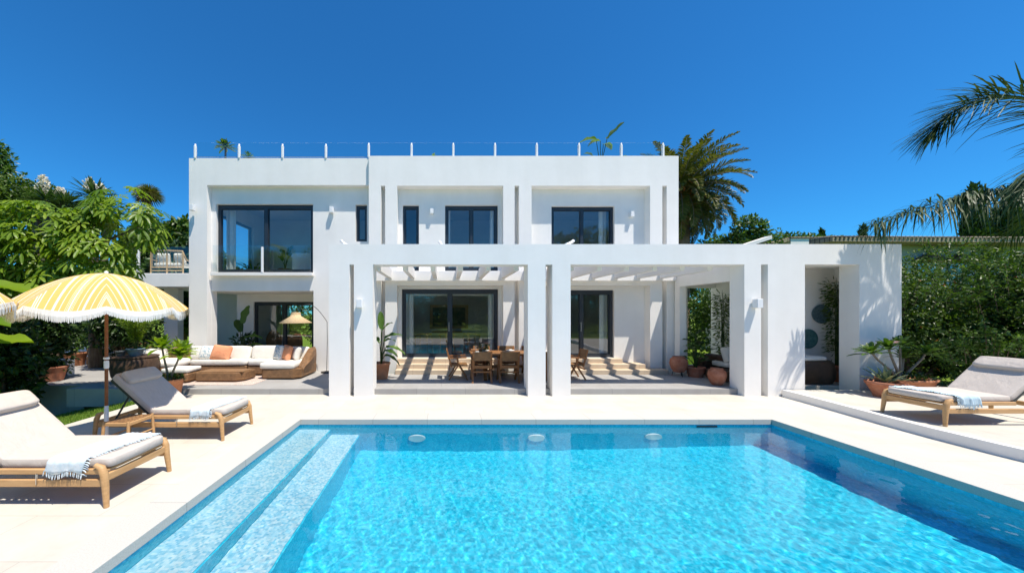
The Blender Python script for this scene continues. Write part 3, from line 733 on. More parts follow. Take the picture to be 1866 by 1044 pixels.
# ================================================================== wall lamps and small fittings
def wall_lamp(x, yf, z, lab, s=1.0):
    t = thing('wall_lamp', lab, 'wall lamp', (x, yf, z - .1 * s), 'square white wall lamps')
    b = MB(); b.rbox(x - .03 * s, x + .03 * s, yf - .025, yf - .001, z - .05 * s, z + .05 * s, .004); b.build('bracket', 'white_metal', t)
    b = MB(); b.rbox(x - .055 * s, x + .055 * s, yf - .13 * s, yf - .026, z - .085 * s, z + .085 * s, .006); b.build('body', 'white_metal', t)
    b = MB(); b.box(x - .04 * s, x + .04 * s, yf - .115 * s, yf - .04, z - .089 * s, z - .0855 * s); b.build('cover', 'lamp_light', t)
at = lambda px, py, Y: ((px - 812) * Y / 600, CAM_H - (py - 570) * Y / 600)
for (px, py, Y, s, lab) in ((354, 380, 10.40, 1.1, 'white wall lamp on the outer left pillar of the left wing'), (606, 384, ZB, 1.1, 'white wall lamp between the big left window and the narrow window'),
                            (787, 386, ZB, 1.0, 'white wall lamp in the recess between the upper narrow window and the sliding door'), (1149, 392, ZB, 1.0, 'white wall lamp in the recess right of the rightmost upper door'),
                            (657, 553, 7.90, 1.15, 'white wall lamp on the second pergola pillar'), (1374, 553, 7.90, 1.25, 'white wall lamp casting a slanted shadow on the right pergola pillar'), (446, 573, 12.5, 1.1, 'pale wall lamp on the shaded porch wall beside the porch door')):
    x, z = at(px, py, Y); wall_lamp(x, Y, z, lab, s)
def awning_arm(x, z, y, dx, lab):
    t = thing('awning_arm', lab, 'awning arm', (x, y, z), 'folded white awning arms')
    b = MB(); b.tube([(x, y, z), (x + dx, y + .25, z + .12)], .032, 10); b.build('arm', 'white_metal', t)
    b = MB(); b.tube([(x + dx * .9, y + .22, z + .11), (x + dx * 1.12, y + .29, z + .145)], .042, 10); b.build('end_cap', 'white_metal', t)
    b = MB(); b.rbox(x - .05, x + .05, y - .05, y + .05, z - .06, z + .02, .008); b.build('foot', 'white_metal', t)
awning_arm(-2.46, 3.68, 8.1, -.17, 'small white folded awning arm above the left end of the pergola')
awning_arm(-.09, 3.66, 8.1, -.05, 'small white folded awning arm below the upper middle sliding door')
awning_arm(2.98, 3.68, 8.1, .24, 'small white folded awning arm above the slot between the pergola pillars')

# ================================================================== loungers, towels, stool, parasols
def mat4(p, rx=0, ry=0, rz=0): return Matrix.Translation(p) @ Matrix.Rotation(rz, 4, 'Z') @ Matrix.Rotation(ry, 4, 'Y') @ Matrix.Rotation(rx, 4, 'X')
ANG = R(42)
def make_lounger(label, loc, rz=0):
    t = thing('sun_lounger', label, 'sun lounger', loc, 'teak sun loungers with greige cushions', rz)
    b = MB()
    for y in (-.365, .365):
        b.rbox(-.97, .97, y - .017, y + .017, .205, .285, .008)
        b.rbox(-.16, .985, y - .02, y + .012, .335, .392, .008)
    b.build('side_rail', 'teak', t, True)
    b = MB(); b.rbox(.965, 1.0, -.36, .36, .25, .335, .01); b.build('end_rail', 'teak', t, True)
    b = MB(); b.rbox(-.99, -.955, -.36, .36, .22, .30, .01); b.build('end_rail', 'teak', t, True)
    b = MB()
    for i in range(14): x = -.1 + i * .079; b.rbox(x, x + .055, -.345, .345, .345, .368, .003)
    b.build('slats', 'teak', t, True)
    for x in (-.97, .985):
        for y in (-.375, .375):
            sx = 1 if x > 0 else -1; b = MB()
            b.tube([(x + sx * .035, y * 1.03, 0), (x + sx * .012, y, .22), (x, y, .33), (x - sx * .03, y, .405), (x - sx * .09, y, .43)], [.023, .031, .035, .033, .022], 10); b.build('leg', 'teak', t, True)
    # raised back: dark frame, cushion, headrest
    ca, sa = math.cos(ANG), math.sin(ANG); up = lambda s, h, y: (-.15 - s * ca + h * sa, y, .375 + s * sa + h * ca)
    b = MB()
    for y in (-.33, .33): b.beam(up(0, 0, y), up(.84, 0, y), .035, .03, (0, 1, 0))
    for s_ in (.1, .3, .5, .7, .83): b.beam(up(s_, 0, -.33), up(s_, 0, .33), .05, .015, (-sa, 0, ca))
    b.build('back_frame', 'dark_metal', t, True)
    for y in (-.28, .28): b = MB(); b.beam(up(.5, -.015, y), (-.80, y, .24), .02, .02); b.build('prop', 'dark_metal', t, True)
    b = MB(); b.cushion(.42, 0, .43, .60, .345, .052, .16, 16, None, .0, .003, 1); b.build('seat_cushion', 'lounge_fabric', t, True)
    Mx = Matrix(((-ca, 0, sa, 0), (0, 1, 0, 0), (sa, 0, ca, 0), (0, 0, 0, 1))); Mx = Matrix.Translation((-.15, 0, .375)) @ Mx
    b = MB(); b.cushion(.43, 0, .055, .45, .345, .048, .16, 16, Mx, .0, .003, 2); b.build('back_cushion', 'lounge_fabric', t, True)
    b = MB(); b.cushion(.72, 0, .135, .12, .305, .05, .30, 12, Mx, .1, .003, 3); b.box(.70, .82, -.02, .02, .0, .182, Mx) if False else None
    h = b.build('headrest', 'lounge_fabric', t, True)
    b = MB(); b.beam((.30, -.386, .235), (.30, -.386, .345), .014, .006); b.beam((-.45, -.386, .235), (-.45, -.386, .3), .014, .006); b.build('bracket', 'steel', t, True)
    return t
LZ = (3.775, 5.545)
make_lounger('teak sun lounger nearest the camera, cut by the left edge of the picture', (-4.51, LZ[0], 0))
lo2 = make_lounger('teak sun lounger behind the wooden stool, half shaded by the yellow parasol', (-4.51, LZ[1], 0))
lo3 = make_lounger('teak sun lounger alone on the raised white terrace by the hedge', (9.12, 5.725, .16), PI)

def towel(name, label, loc, rz, x0, x1, near, drop, m, seed, skew=0.0, far=.33):
    """a thin towel laid across the cushion and hanging over one side rail, tassels along its outer edge"""
    g = np.random.default_rng(seed); ph = g.uniform(0, 6, 8); b = MB(); V = []; nu, nv = 40, 22
    prof = []
    for i in range(nu + 1):
        s = i / nu * (drop + .72) - drop
        if s < 0: prof.append((near * .392, .475 + s))
        else:
            y = near * (.372 - s); z = .494 + .0 * s
            if s < .03: y = near * (.388 - s * .6); z = .478 + .55 * s
            prof.append((max(-far, min(far, y)) if s > .05 else y, z))
    for i, (y, z) in enumerate(prof):
        for j in range(nv + 1):
            f = j / nv; x = x0 + (x1 - x0) * f + skew * (i / nu)
            w = .006 * math.sin(14 * f + ph[0] + 3 * y) + .004 * math.sin(31 * f + ph[1] + 9 * y) + .004 * math.sin(23 * y + ph[2])
            V.append((x + .01 * math.sin(i * .5 + ph[3]), y + (near * abs(w) * 1.5 if z < .47 else 0), z + (abs(w) * 1.3 if z > .47 else (.02 * math.sin(9 * f + ph[4]) if i == 0 else 0))))
    m_ = nv + 1
    b.add(V, [(i * m_ + j, i * m_ + j + 1, (i + 1) * m_ + j + 1, (i + 1) * m_ + j) for i in range(nu) for j in range(nv)], True)
    t = thing(name, label, 'towel', loc, 'towels on the sun loungers', rz)
    o = b.build('cloth', m, t, True); so = o.modifiers.new('thick', 'SOLIDIFY'); so.thickness = .008; so.offset = 1
    f = MB()
    for i in range(0, nu, 1):
        y, z = prof[i]; p = Vector(V[i * m_ + nv]); L_ = .045
        q = p + Vector((L_, g.uniform(-.01, .01), -.006 if z > .47 else -.02)); f.tube([p, (p + q) / 2 + Vector((0, 0, .006)), q], [.004, .006, .003], 5)
    f.build('fringe', m, t, True); f = MB()
    for j in range(0, nv + 1):
        p = Vector(V[j]); f.tube([p, p + Vector((g.uniform(-.008, .008), near * .006, -.05))], [.005, .003], 5)
    f.build('fringe', m, t, True)
towel('towel', 'pale blue tasselled towel draped over the foot of the nearest lounger', (-4.51, LZ[0], 0), 0, .40, .78, -1, .11, 'towel', 1, .14)
towel('towel', 'pale blue tasselled towel over the foot of the lounger behind the stool', (-4.51, LZ[1], 0), 0, .50, .80, -1, .09, 'towel', 2, .12)
towel('towel', 'bluer towel hanging over the rail of the lounger on the raised terrace', (9.12, 5.725, .16), PI, .45, .78, 1, .13, 'towel_blue', 3, .15)

# stool
st = thing('stool', 'small teak stool with woven seat between the lounger and parasol pole', 'stool', (-4.74, 4.93, 0))
b = MB(); b.rbox(-.17, .17, -.19, .19, .405, .43, .008); b.build('seat', 'cane', st, True)
b = MB()
for y in (-.19, .19): b.rbox(-.17, .17, y - .012, y + .012, .37, .42, .006)
for x in (-.175, .175): b.rbox(x - .012, x + .012, -.18, .18, .37, .42, .006)
b.build('apron', 'teak', st, True)
for x in (-.18, .18):
    for y in (-.2, .2):
        b = MB(); b.tube([(x * 1.08, y * 1.06, 0), (x, y, .3), (x * .97, y * .97, .435)], [.016, .02, .018], 8); b.build('leg', 'teak', st, True)
b = MB()
for y in (-.2, .2): b.tube([(-.18, y, .14), (.18, y, .14)], .011, 7)
for x in (-.18, .18): b.tube([(x, -.2, .2), (x, .2, .2)], .011, 7)
b.build('stretcher', 'teak', st, True)

# parasols
def parasol(label, loc, rot, Rr=1.0, zr=2.06, dome=.54):
    t = thing('parasol', label, 'parasol', loc, 'yellow and white striped parasols with white fringe', rot)
    b = MB(); b.tube([(0, 0, .55), (0, 0, 1.2)], .021, 14); b.tube([(0, 0, 1.2), (0, 0, zr + dome - .02)], .0205, 14); b.build('pole', 'pole_wood', t, True)
    b = MB(); b.lathe([(.026, .0), (.026, .56), (.022, .60)], 16); b.build('lower_pole', 'white_metal', t, True)
    b = MB(); b.lathe([(.026, 1.16), (.03, 1.18), (.03, 1.26), (.026, 1.28)], 16); b.lathe([(.035, 1.30), (.035, 1.33)], 12); b.build('tilt_joint', 'white_metal', t, True)
    b = MB(); b.lathe([(.02, zr + dome - .02), (.022, zr + dome + .03), (.0, zr + dome + .04)], 12); b.build('finial', 'white_metal', t, True)
    NR, nr, na = 8, 14, 16; V = []; F = []; G = []
    edge = []
    for k in range(NR):
        for i in range(nr + 1):
            f = i / nr
            for j in range(na + 1):
                a = 2 * PI * (k + j / na) / NR; am = 2 * PI * (k + .5) / NR; q = j / na - .5
                bow = 1 - (q * 2) ** 2
                r = Rr * f * (1 - .055 * bow * f) * (math.cos(PI / NR) / math.cos(a - am) * .55 + .45)
                z = zr + dome * (1 - f ** 1.9) - .05 * bow * f ** 4 - .018 * bow * f
                if i == nr: z -= .0
                V.append((r * math.cos(a), r * math.sin(a), z)); G.append(Rr * f * math.sin(a - am))
        o = k * (nr + 1) * (na + 1)
        F += [(o + i * (na + 1) + j, o + (i + 1) * (na + 1) + j, o + (i + 1) * (na + 1) + j + 1, o + i * (na + 1) + j + 1) for i in range(nr) for j in range(na)]
        edge.append([V[o + nr * (na + 1) + j] for j in range(na + 1)])
    o = mesh_obj('canopy', np.array(V), F, True, M['canvas'], t, True)
    at_ = o.data.attributes.new('gore', 'FLOAT', 'POINT'); at_.data.foreach_set('value', np.array(G, dtype=np.float32))
    # fringe: scalloped valance of many strands
    f = MB(); g = np.random.default_rng(8)
    for k in range(NR):
        E = [Vector(p) for p in edge[k]]
        for j in range(na * 6):
            u = j / (na * 6) * na; i = int(u); p = E[i].lerp(E[i + 1], u - i); q = (u / na - .5) * 2
            hang = .095 + .04 * (1 - q * q); out = Vector((p.x, p.y, 0)).normalized(); tg = Vector((-out.y, out.x, 0))
            a = p + out * .002 + Vector((0, 0, .012)); c = p + out * (.012 + g.uniform(-.006, .01)) + tg * g.uniform(-.006, .006) - Vector((0, 0, hang * g.uniform(.88, 1.05)))
            w = .0058
            m_ = a.lerp(c, .5) + out * .008
            f.add([a - tg * w, a + tg * w, m_ + tg * w * 1.1, m_ - tg * w * 1.1, c + tg * w * .6, c - tg * w * .6], [(0, 1, 2, 3), (3, 2, 4, 5)])
    f.build('fringe', 'linen', t, True)
    b = MB()
    for k in range(NR):
        a = 2 * PI * k / NR; pts = [(Rr * f * .985 * math.cos(a), Rr * f * .985 * math.sin(a), zr + dome * (1 - f ** 1.9) - .014) for f in (0.02, .2, .4, .6, .8, 1)]
        b.tube(pts, .006, 5); b.tube([(0.025 * math.cos(a), .025 * math.sin(a), zr + .08), pts[3]], .005, 5)
    b.lathe([(.03, zr + .05), (.03, zr + .11)], 12); b.build('ribs', 'dark_metal', t, True)
    return t
PP = (-5.13, 4.98)
parasol('yellow striped fringed parasol standing beside the wooden stool', (*PP, 0), math.atan2(-PP[1], -PP[0]), .99, 2.075, .52)
parasol('second yellow parasol, only its fringed rim showing at the left picture edge', (-5.80, 3.28, 0), math.atan2(-3.28, 5.93) + .2, 1.0, 2.12, .52)

# ================================================================== pots and plants
def pot(name, label, loc, r, h, m='terracotta', rim=.03, base=.72, sx=1, sy=1, cat='plant pot', group=None):
    t = thing(name, label, cat, loc, group)
    b = MB(); b.lathe([(r * base, 0), (r * (base * .45 + .55), h * .5), (r * .97, h - rim * 2), (r * 1.0, h - rim * 1.9), (r * 1.05, h - rim * 1.2), (r * 1.05, h - .004), (r * 1.02, h), (r * .93, h), (r * .9, h - .06), (r * .2, h - .061)], 36, sx=sx, sy=sy)
    b.build('vessel', m, t, True)
    b = MB(); b.lathe([(r * .90, h - .055), (r * .5, h - .04), (.001, h - .03)], 24, sx=sx, sy=sy); b.build('soil', 'soil', t, True)
    return t
def whorl(L, c, axis, n, ln, wd, spread=(.25, 1.25), droop=.35, r=None, prof=(.7, 1, .75)):
    axis = norm(np.array(axis, dtype=float)); a = np.arange(n) * 2.399 + rng.uniform(0, 6); u = norm(np.cross(axis, [.31, .7, .2])); w = np.cross(axis, u)
    el = np.linspace(spread[1], spread[0], n)[:, None]
    d = (u * np.cos(a)[:, None] + w * np.sin(a)[:, None]) * np.sin(el) + axis * np.cos(el)
    base = np.array(c) - axis * np.linspace(.10, 0, n)[:, None] * ln
    L.blade(base, d, np.broadcast_to(axis, d.shape), ln * rng.uniform(.75, 1.08, n), wd, droop * rng.uniform(.5, 1.3, n), r, .1, prof)
def plumeria(label, loc, heads, ln, wd, bloom, nleaf=22, m='leaf_mid', base_z=0.0):
    t = thing('plumeria', label, 'plant', loc)
    L = Leaves(); st = MB(); fl = Leaves(); fs = False
    for k, (dx, dy, dz) in enumerate(heads):
        p = np.array([dx, dy, dz]); st.tube([(dx * .05, dy * .05, base_z), (dx * .35, dy * .35, base_z + (dz - base_z) * .35), (dx * .8, dy * .8, base_z + (dz - base_z) * .75), tuple(p)], [.028, .024, .02, .018], 8)
        whorl(L, p, (dx * .35, dy * .35, 1), nleaf, ln, wd)
        if k in bloom:
            for q in range(7):
                c = p + np.array([rng.normal() * .055, -.05 + rng.normal() * .05, .13 + rng.random() * .05])
                a = np.arange(5) * 2 * PI / 5; d = np.stack([np.cos(a), np.sin(a), np.full(5, .4)], 1); fl.small(np.repeat(c[None], 5, 0), d, np.tile([0, 0, 1.], (5, 1)), .05, .035); fs = True
    st.build('stem', 'stem', t, True); L.build('leaves', m, t, False, True)
    if fs: fl.build('flowers', 'bloom_pink' if bloom != (0, 9) else 'bloom_red', t, False, True)
    return t
# pot and plumeria in front of the deck
pot('terracotta_pot', 'big terracotta pot with plumeria standing between lounger and stone deck', (-6.40, 7.62, 0), .275, .48, group=None)
plumeria('plumeria with two leafy heads and pink blooms in the big pot by the deck', (-6.40, 7.62, .42), [(-.20, .05, .76), (.34, -.12, .62), (.08, .25, .66)], .50, .115, (1,), 34, 'leaf_bright')
L = Leaves(); P, D = blob_points(260, [(-6.40, 7.62, .48, .27, .27, .08)], .4); L.small(P, D + rdir(260) * .6, rdir(260), .07, .05)
struct(tag(L.build('ground_cover', 'leaf_mid'), 'small leafy filler under the plumeria in the big pot by the deck', 'plant'), 'stuff')
# left garden pots
pot('terracotta_pot', 'terracotta pot in dark shade at the front corner of the upper left deck', (-10.8, 9.05, DK), .28, .40, 'terracotta_worn')
pot('terracotta_pot', 'ribbed terracotta pot with shrub beside the far wicker armchair', (-13.15, 11.7, DK), .30, .46)
def bushy(name, label, c, r, n, size, m, cat='shrub', keep=.75, seed=0, wd=.5, subs=10, group=None, kk=.45, stems=True):
    t = thing(name, label, cat, (c[0], c[1], c[2] - r[2]), group)
    B = sub_blobs(c, r, subs, kk, seed) + [(*c, r[0] * .6, r[1] * .6, r[2] * .7)]
    P, D = blob_points(n, B); P, D = clump(P, D, 2.0 / max(r[0], .3), keep, seed)
    k = P[:, 2] > c[2] - r[2]; P, D = P[k], D[k]
    d = D * .6 + rdir(len(P)) * .8; d[:, 2] -= .15
    L = Leaves(); L.small(P, d, norm(D + np.array([0, -.2, .6]) + rdir(len(P)) * .5), size * rng.uniform(.7, 1.3, len(P)), size * wd); L.build('foliage', m, t)
    if stems:
        s = MB(); g = np.random.default_rng(seed)
        for i in range(9):
            a = g.uniform(0, 2 * PI); q = g.uniform(.2, .75); p0 = np.array([c[0] + .12 * r[0] * math.cos(a), c[1] + .12 * r[1] * math.sin(a), c[2] - r[2]]); p2 = np.array([c[0] + r[0] * q * math.cos(a), c[1] + r[1] * q * math.sin(a), c[2] + r[2] * g.uniform(0, .5)])
            s.tube([p0, p0 * .5 + p2 * .5 + np.array([0, 0, .1 * r[2]]), p2], [.035 * r[2], .025 * r[2], .008], 6)
        s.build('branches', 'bark', t)
    return t
bushy('potted_shrub', 'bushy green shrub in the ribbed pot by the far armchair', (-13.2, 11.7, .98), (.55, .5, .42), 1300, .10, 'leaf_mid', seed=3)

# tall fine bamboo-like plant in a blue pot on the dark wicker table
def fine_plant(label, c, h, r, n, m='leaf_bright'):
    t = thing('bamboo_plant', label, 'plant', c)
    s = MB(); L = Leaves(); g = np.random.default_rng(int(h * 100))
    for i in range(n):
        a = g.uniform(0, 2 * PI); k = g.uniform(.1, 1) ** .7; top = np.array([r * k * math.cos(a), r * k * math.sin(a), h * g.uniform(.75, 1.05)]); mid = np.array([top[0] * .25, top[1] * .25, top[2] * .55])
        s.tube([(0.03 * math.cos(a), .03 * math.sin(a), 0), mid, top], [.006, .005, .002], 5, False)
        q = 40; tt = g.uniform(.3, 1, q); P = np.where(tt[:, None] < .55, mid * (tt[:, None] / .55), mid + (top - mid) * ((tt[:, None] - .55) / .45))
        d = rdir(q) * 1.0 + norm(top) * .5; L.small(P, d, rdir(q), g.uniform(.08, .17, q), .016)
    s.build('stems', 'leaf_mid', t, True); L.build('leaves', m, t, False, True)
    return t
tb = thing('wicker_table', 'tall dark round wicker table carrying two pots at the deck edge', 'table', (-8.45, 8.98, DK))
b = MB(); b.lathe([(.40, .0), (.49, .2), (.52, .42), (.49, .62), (.46, .66)], 40); b.build('drum', 'wicker_dark', tb, True)
b = MB(); b.lathe([(.49, .661), (.50, .69), (.46, .70), (.0, .701)], 40); b.build('top', 'wicker_dark', tb, True)
pot('bowl', 'dark grey bowl on the dark round wicker table', (-8.68, 8.80, DK + .702), .115, .15, 'greypot', .015, .55, cat='bowl')
pot('planter', 'blue grey glazed planter beside the bowl on the round wicker table', (-8.40, 8.92, DK + .702), .19, .2, 'bluepot', .015, .6, cat='planter')
fine_plant('feathery green bamboo plant in the blue planter on the round table', (-8.40, 8.92, DK + .86), 1.0, .5, 46)

# ================================================================== wicker seating
def block(b, x0, x1, y0, y1, z0, z1, r=.04): return b.rbox(x0, x1, y0, y1, z0, z1, r)
BZ = DK + .012
sofa = thing('wicker_sofa', 'long low wicker sofa with cream cushions against the porch, left of the chaise', 'sofa', (-6.8, 10.0, BZ))
b = MB(); block(b, -7.60, -5.90, 9.75, 10.45, BZ + .03, .45); b.build('base', 'wicker', sofa)
b = MB(); block(b, -7.60, -5.90, 10.36, 10.52, .452, .86, .06); b.build('backrest', 'wicker', sofa)
b = MB(); b.cushion(-6.75, 10.04, .525, .86, .31, .075, .2, 14, None, 0, .004, 5); b.build('seat_cushion', 'cream_fabric', sofa)
for k, (x, hw) in enumerate(((-7.27, .31), (-6.5, .46))):
    b = MB(); b.cushion(x, 0, 0, hw, .10, .215, .3, 12, Matrix.Translation((0, 10.25, .76)) @ Matrix.Rotation(R(-12), 4, 'X'), .25, .004, 6 + k); b.build('back_cushion', 'cream_fabric', sofa)
mid = thing('wicker_bench', 'armless wicker seat with cream cushions between the sofa and the chaise', 'sofa', (-5.55, 10.0, BZ))
b = MB(); block(b, -5.88, -5.23, 9.75, 10.45, BZ + .03, .45); b.build('base', 'wicker', mid)
b = MB(); block(b, -5.88, -4.3, 10.36, 10.52, .452, .86, .06); b.build('backrest', 'wicker', mid)
b = MB(); b.cushion(-5.55, 10.04, .527, .325, .31, .075, .2, 14, None, 0, .004, 9); b.build('seat_cushion', 'cream_fabric', mid)
b = MB(); b.cushion(-5.53, 0, 0, .47, .10, .215, .3, 12, Matrix.Translation((0, 10.25, .77)) @ Matrix.Rotation(R(-12), 4, 'X'), .25, .004, 10); b.build('back_cushion', 'cream_fabric', mid)
ch = thing('wicker_chaise', 'deep wicker chaise with cream cushion and high curved wicker arm', 'chaise', (-4.65, 9.8, BZ))
b = MB(); b.prism([(-5.20, 9.30), (-5.12, 9.20), (-4.25, 9.18), (-4.08, 9.32), (-4.05, 10.35), (-5.20, 10.35)], BZ + .02, .44); b.build('base', 'wicker', ch, bevel=.03)
b = MB(); b.cushion(-4.72, 9.74, .515, .50, .565, .078, .16, 14, None, 0, .004, 12); b.build('seat_cushion', 'cream_fabric', ch)
b = MB(); V = []; nA = 14
for i in range(nA + 1):
    f = i / nA; y = 9.42 + f * 1.02; top = .46 + .46 * min(1, (f * 1.5)) ** .8; bulge = .09 * math.sin(PI * min(1, .25 + f * .75)); x = -4.14
    for (dx, z) in ((-.07, .44), (-.085, top - .05), (-.06, top), (0, top + .01), (.04 + bulge * .6, top - .08), (.05 + bulge, (top + .44) / 2), (.03 + bulge * .6, .30), (.0, BZ + .06)): V.append((x + dx, y, z))
m_ = 8; F = [(i * m_ + j, i * m_ + j + 1, (i + 1) * m_ + j + 1, (i + 1) * m_ + j) for i in range(nA) for j in range(m_ - 1)] + [tuple(range(m_)), tuple(nA * m_ + j for j in range(m_))[::-1]]
b.add(V, F, False); b.build('arm', 'wicker', ch)
b = MB(); b.cushion(0, 0, 0, .36, .10, .2, .3, 12, Matrix.Translation((-4.58, 10.2, .76)) @ Matrix.Rotation(R(-12), 4, 'X'), .25, .004, 13); b.build('back_cushion', 'cream_fabric', ch)
co = thing('wicker_corner_sofa', 'wicker corner sofa partly hidden behind the potted plumeria', 'sofa', (-8.2, 9.9, BZ))
b = MB(); block(b, -8.85, -7.66, 9.35, 10.45, BZ + .03, .45); b.build('base', 'wicker', co)
b = MB(); block(b, -9.02, -8.87, 9.35, 10.5, BZ + .03, .86, .06); block(b, -8.85, -7.66, 10.36, 10.52, .452, .9, .06); b.build('backrest', 'wicker', co)
b = MB(); b.cushion(-8.25, 9.86, .52, .58, .5, .075, .18, 14, None, 0, .004, 14); b.build('seat_cushion', 'cream_fabric', co)
b = MB(); b.cushion(0, 0, 0, .10, .42, .2, .3, 12, Matrix.Translation((-8.72, 9.85, .74)) @ Matrix.Rotation(R(-14), 4, 'Y'), .25, .004, 15); b.build('back_cushion', 'cream_fabric', co)
ot = thing('wicker_ottoman', 'low square wicker ottoman with flat top on the rug', 'coffee table', (-6.05, 9.15, BZ))
b = MB(); b.prism([(-6.72, 8.83), (-5.62, 8.81), (-5.45, 8.98), (-5.42, 9.42), (-6.72, 9.42)], BZ + .02, .40); b.build('base', 'wicker', ot, bevel=.03)
b = MB(); b.rbox(-6.68, -5.48, 8.88, 9.38, .402, .415, .005); b.build('top', 'cane', ot)
o2 = thing('wicker_footstool', 'small wicker footstool between the ottoman and the plumeria pot', 'footstool', (-7.2, 8.95, BZ))
b = MB(); block(b, -7.55, -6.80, 8.66, 9.25, BZ + .02, .42, .05); b.build('base', 'wicker', o2)
b = MB(); b.cushion(-7.17, 8.95, .47, .36, .28, .055, .2, 12, None, 0, .003, 3); b.build('seat_cushion', 'cream_fabric', o2)
ar = thing('wicker_armchair', 'wicker armchair with cream seat at the far left of the deck', 'armchair', (-12.1, 11.9, DK))
b = MB(); block(b, -12.65, -11.1, 11.55, 12.4, DK + .03, .46); block(b, -12.65, -12.40, 11.55, 12.4, .462, .80, .07); b.build('base', 'wicker', ar)
b = MB(); block(b, -12.65, -11.1, 12.40, 12.55, .3, .88, .06); b.build('backrest', 'wicker', ar)
b = MB(); b.cushion(-11.75, 11.95, .53, .62, .4, .07, .2, 12, None, 0, .003, 4); b.build('seat_cushion', 'cream_fabric', ar)
def pillow(label, x, y, z, w, h, m, rz=0, tilt=-18, roll=0, seed=0):
    b = MB(); b.cushion(0, 0, 0, w / 2, .10, h / 2, .27, 16, Matrix.Translation((x, y, z)) @ Matrix.Rotation(R(rz), 4, 'Z') @ Matrix.Rotation(R(tilt), 4, 'X') @ Matrix.Rotation(R(roll), 4, 'Y'), .8, .006, seed)
    # pinched ears
    tag(b.build('throw_pillow', m), label, 'pillow', 'loose pillows on the wicker seats')
pillow('cream throw pillow at the left end of the long wicker sofa', -7.50, 10.02, .79, .40, .42, 'cream_fabric', 20, -15, 0, 1)
pillow('pale blue printed throw pillow beside the big orange one on the sofa', -7.20, 9.98, .79, .42, .42, 'blue_print', 12, -18, 5, 2)
pillow('big orange throw pillow leaning on the long wicker sofa', -6.76, 9.93, .80, .56, .47, 'orange_fabric', 0, -20, 6, 3)
pillow('blue printed throw pillow standing on the seat next to the chaise', -5.05, 9.98, .80, .36, .46, 'blue_print', -35, -14, 0, 4)
pillow('orange throw pillow with pointed corners on the chaise', -4.78, 9.92, .80, .40, .46, 'orange_fabric', -38, -14, 4, 5)
pillow('cream throw pillow beside the orange one against the chaise arm', -4.50, 9.95, .78, .34, .40, 'cream_fabric', -50, -14, 0, 6)
pillow('cream throw pillow on the far left armchair', -12.15, 11.95, .80, .46, .46, 'cream_fabric', 0, -15, 0, 7)
pillow('orange throw pillow on the far left armchair', -11.75, 12.0, .85, .5, .5, 'orange_fabric', -10, -12, 4, 8)
b = MB(); b.rbox(-7.7, -5.0, 8.50, 9.74, DK + .001, DK + .010, .003); tag(b.build('rug', 'rug'), 'pinkish woven rug under the wicker coffee table', 'rug')
# arc floor lamp with straw shade
lp = thing('arc_lamp', 'arched floor lamp with a wide straw shade over the wicker seats', 'floor lamp', (-3.72, 10.3, DK))
b = MB(); b.lathe([(.17, 0), (.17, .03), (.03, .05)], 24); b.build('base', 'dark_metal', lp, True)
lx, ly = (539 - 812) * 9.95 / 600 + 3.72, -.35
pts = [(0, 0, .04), (.02, 0, 1.0), (.02, -.02, 1.58)] + [(.02 + (lx - .02) * f, ly * f, 1.58 + .55 * math.sin(PI * f * .80)) for f in (.05, .12, .2, .3, .42, .55, .68, .8, .9, 1)]
b = MB(); b.tube(pts, .009, 7); b.build('arc', 'dark_metal', lp, True)
zt = pts[-1][2]; b = MB(); b.lathe([(.135, zt - .085), (.15, zt - .14), (.46, zt - .335), (.45, zt - .345), (.14, zt - .15)], 40, (lx, ly, 0)); b.lathe([(.13, zt - .02), (.135, zt - .085), (.0, zt - .02)][:2], 30, (lx, ly, 0)); b.build('shade', 'thatch', lp, True)
b = MB(); b.tube([(lx, ly, zt), (lx, ly, zt - .2)], .006, 6); b.lathe([(.0, zt - .28), (.045, zt - .24), (.03, zt - .19), (.0, zt - .18)], 12, (lx, ly, 0)); b.build('bulb', 'lamp_light', lp, True)
# rattan chairs inside the porch room
def arch_chair(label, x, y):
    t = thing('rattan_chair', label, 'chair', (x, y, DK + .012), 'rattan chairs behind the porch door')
    b = MB(); V = []; n = 12; pr = [(-.3, .1)] + [(-.3 * math.cos(PI * i / n), .75 + .42 * math.sin(PI * i / n)) for i in range(n + 1)] + [(.3, .1)]
    V = [(px, -.02, pz) for px, pz in pr] + [(px, .02, pz) for px, pz in pr]; k = len(pr)
    b.add(V, [tuple(range(k)), tuple(range(k, 2 * k))[::-1]] + [(i, (i + 1) % k, (i + 1) % k + k, i + k) for i in range(k)]); b.build('backrest', 'cane', t, True)
    b = MB(); b.rbox(-.29, .29, .02, .52, .38, .43, .02); b.build('seat', 'cane', t, True)
    for sx in (-.25, .25):
        for yy in (.05, .48): b = MB(); b.tube([(sx, yy, 0), (sx, yy, .38)], .018, 7); b.build('leg', 'rattan', t, True)
arch_chair('arched rattan chair inside the left leaf of the porch door', -6.78, 13.0); arch_chair('arched rattan chair behind the straw lampshade in the porch door', -5.95, 13.0)
b = MB(); b.rbox(-5.6, -4.6, 13.6, 14.3, .84, .88, .01)
tb2 = thing('side_table', 'dark table with white cloth inside the porch room', 'table', (-5.1, 13.9, DK + .012)); b.build('top', 'linen', tb2)
b = MB(); b.rbox(-5.5, -4.7, 13.7, 14.2, .16, .839, .02); b.build('base', 'wicker_dark', tb2)

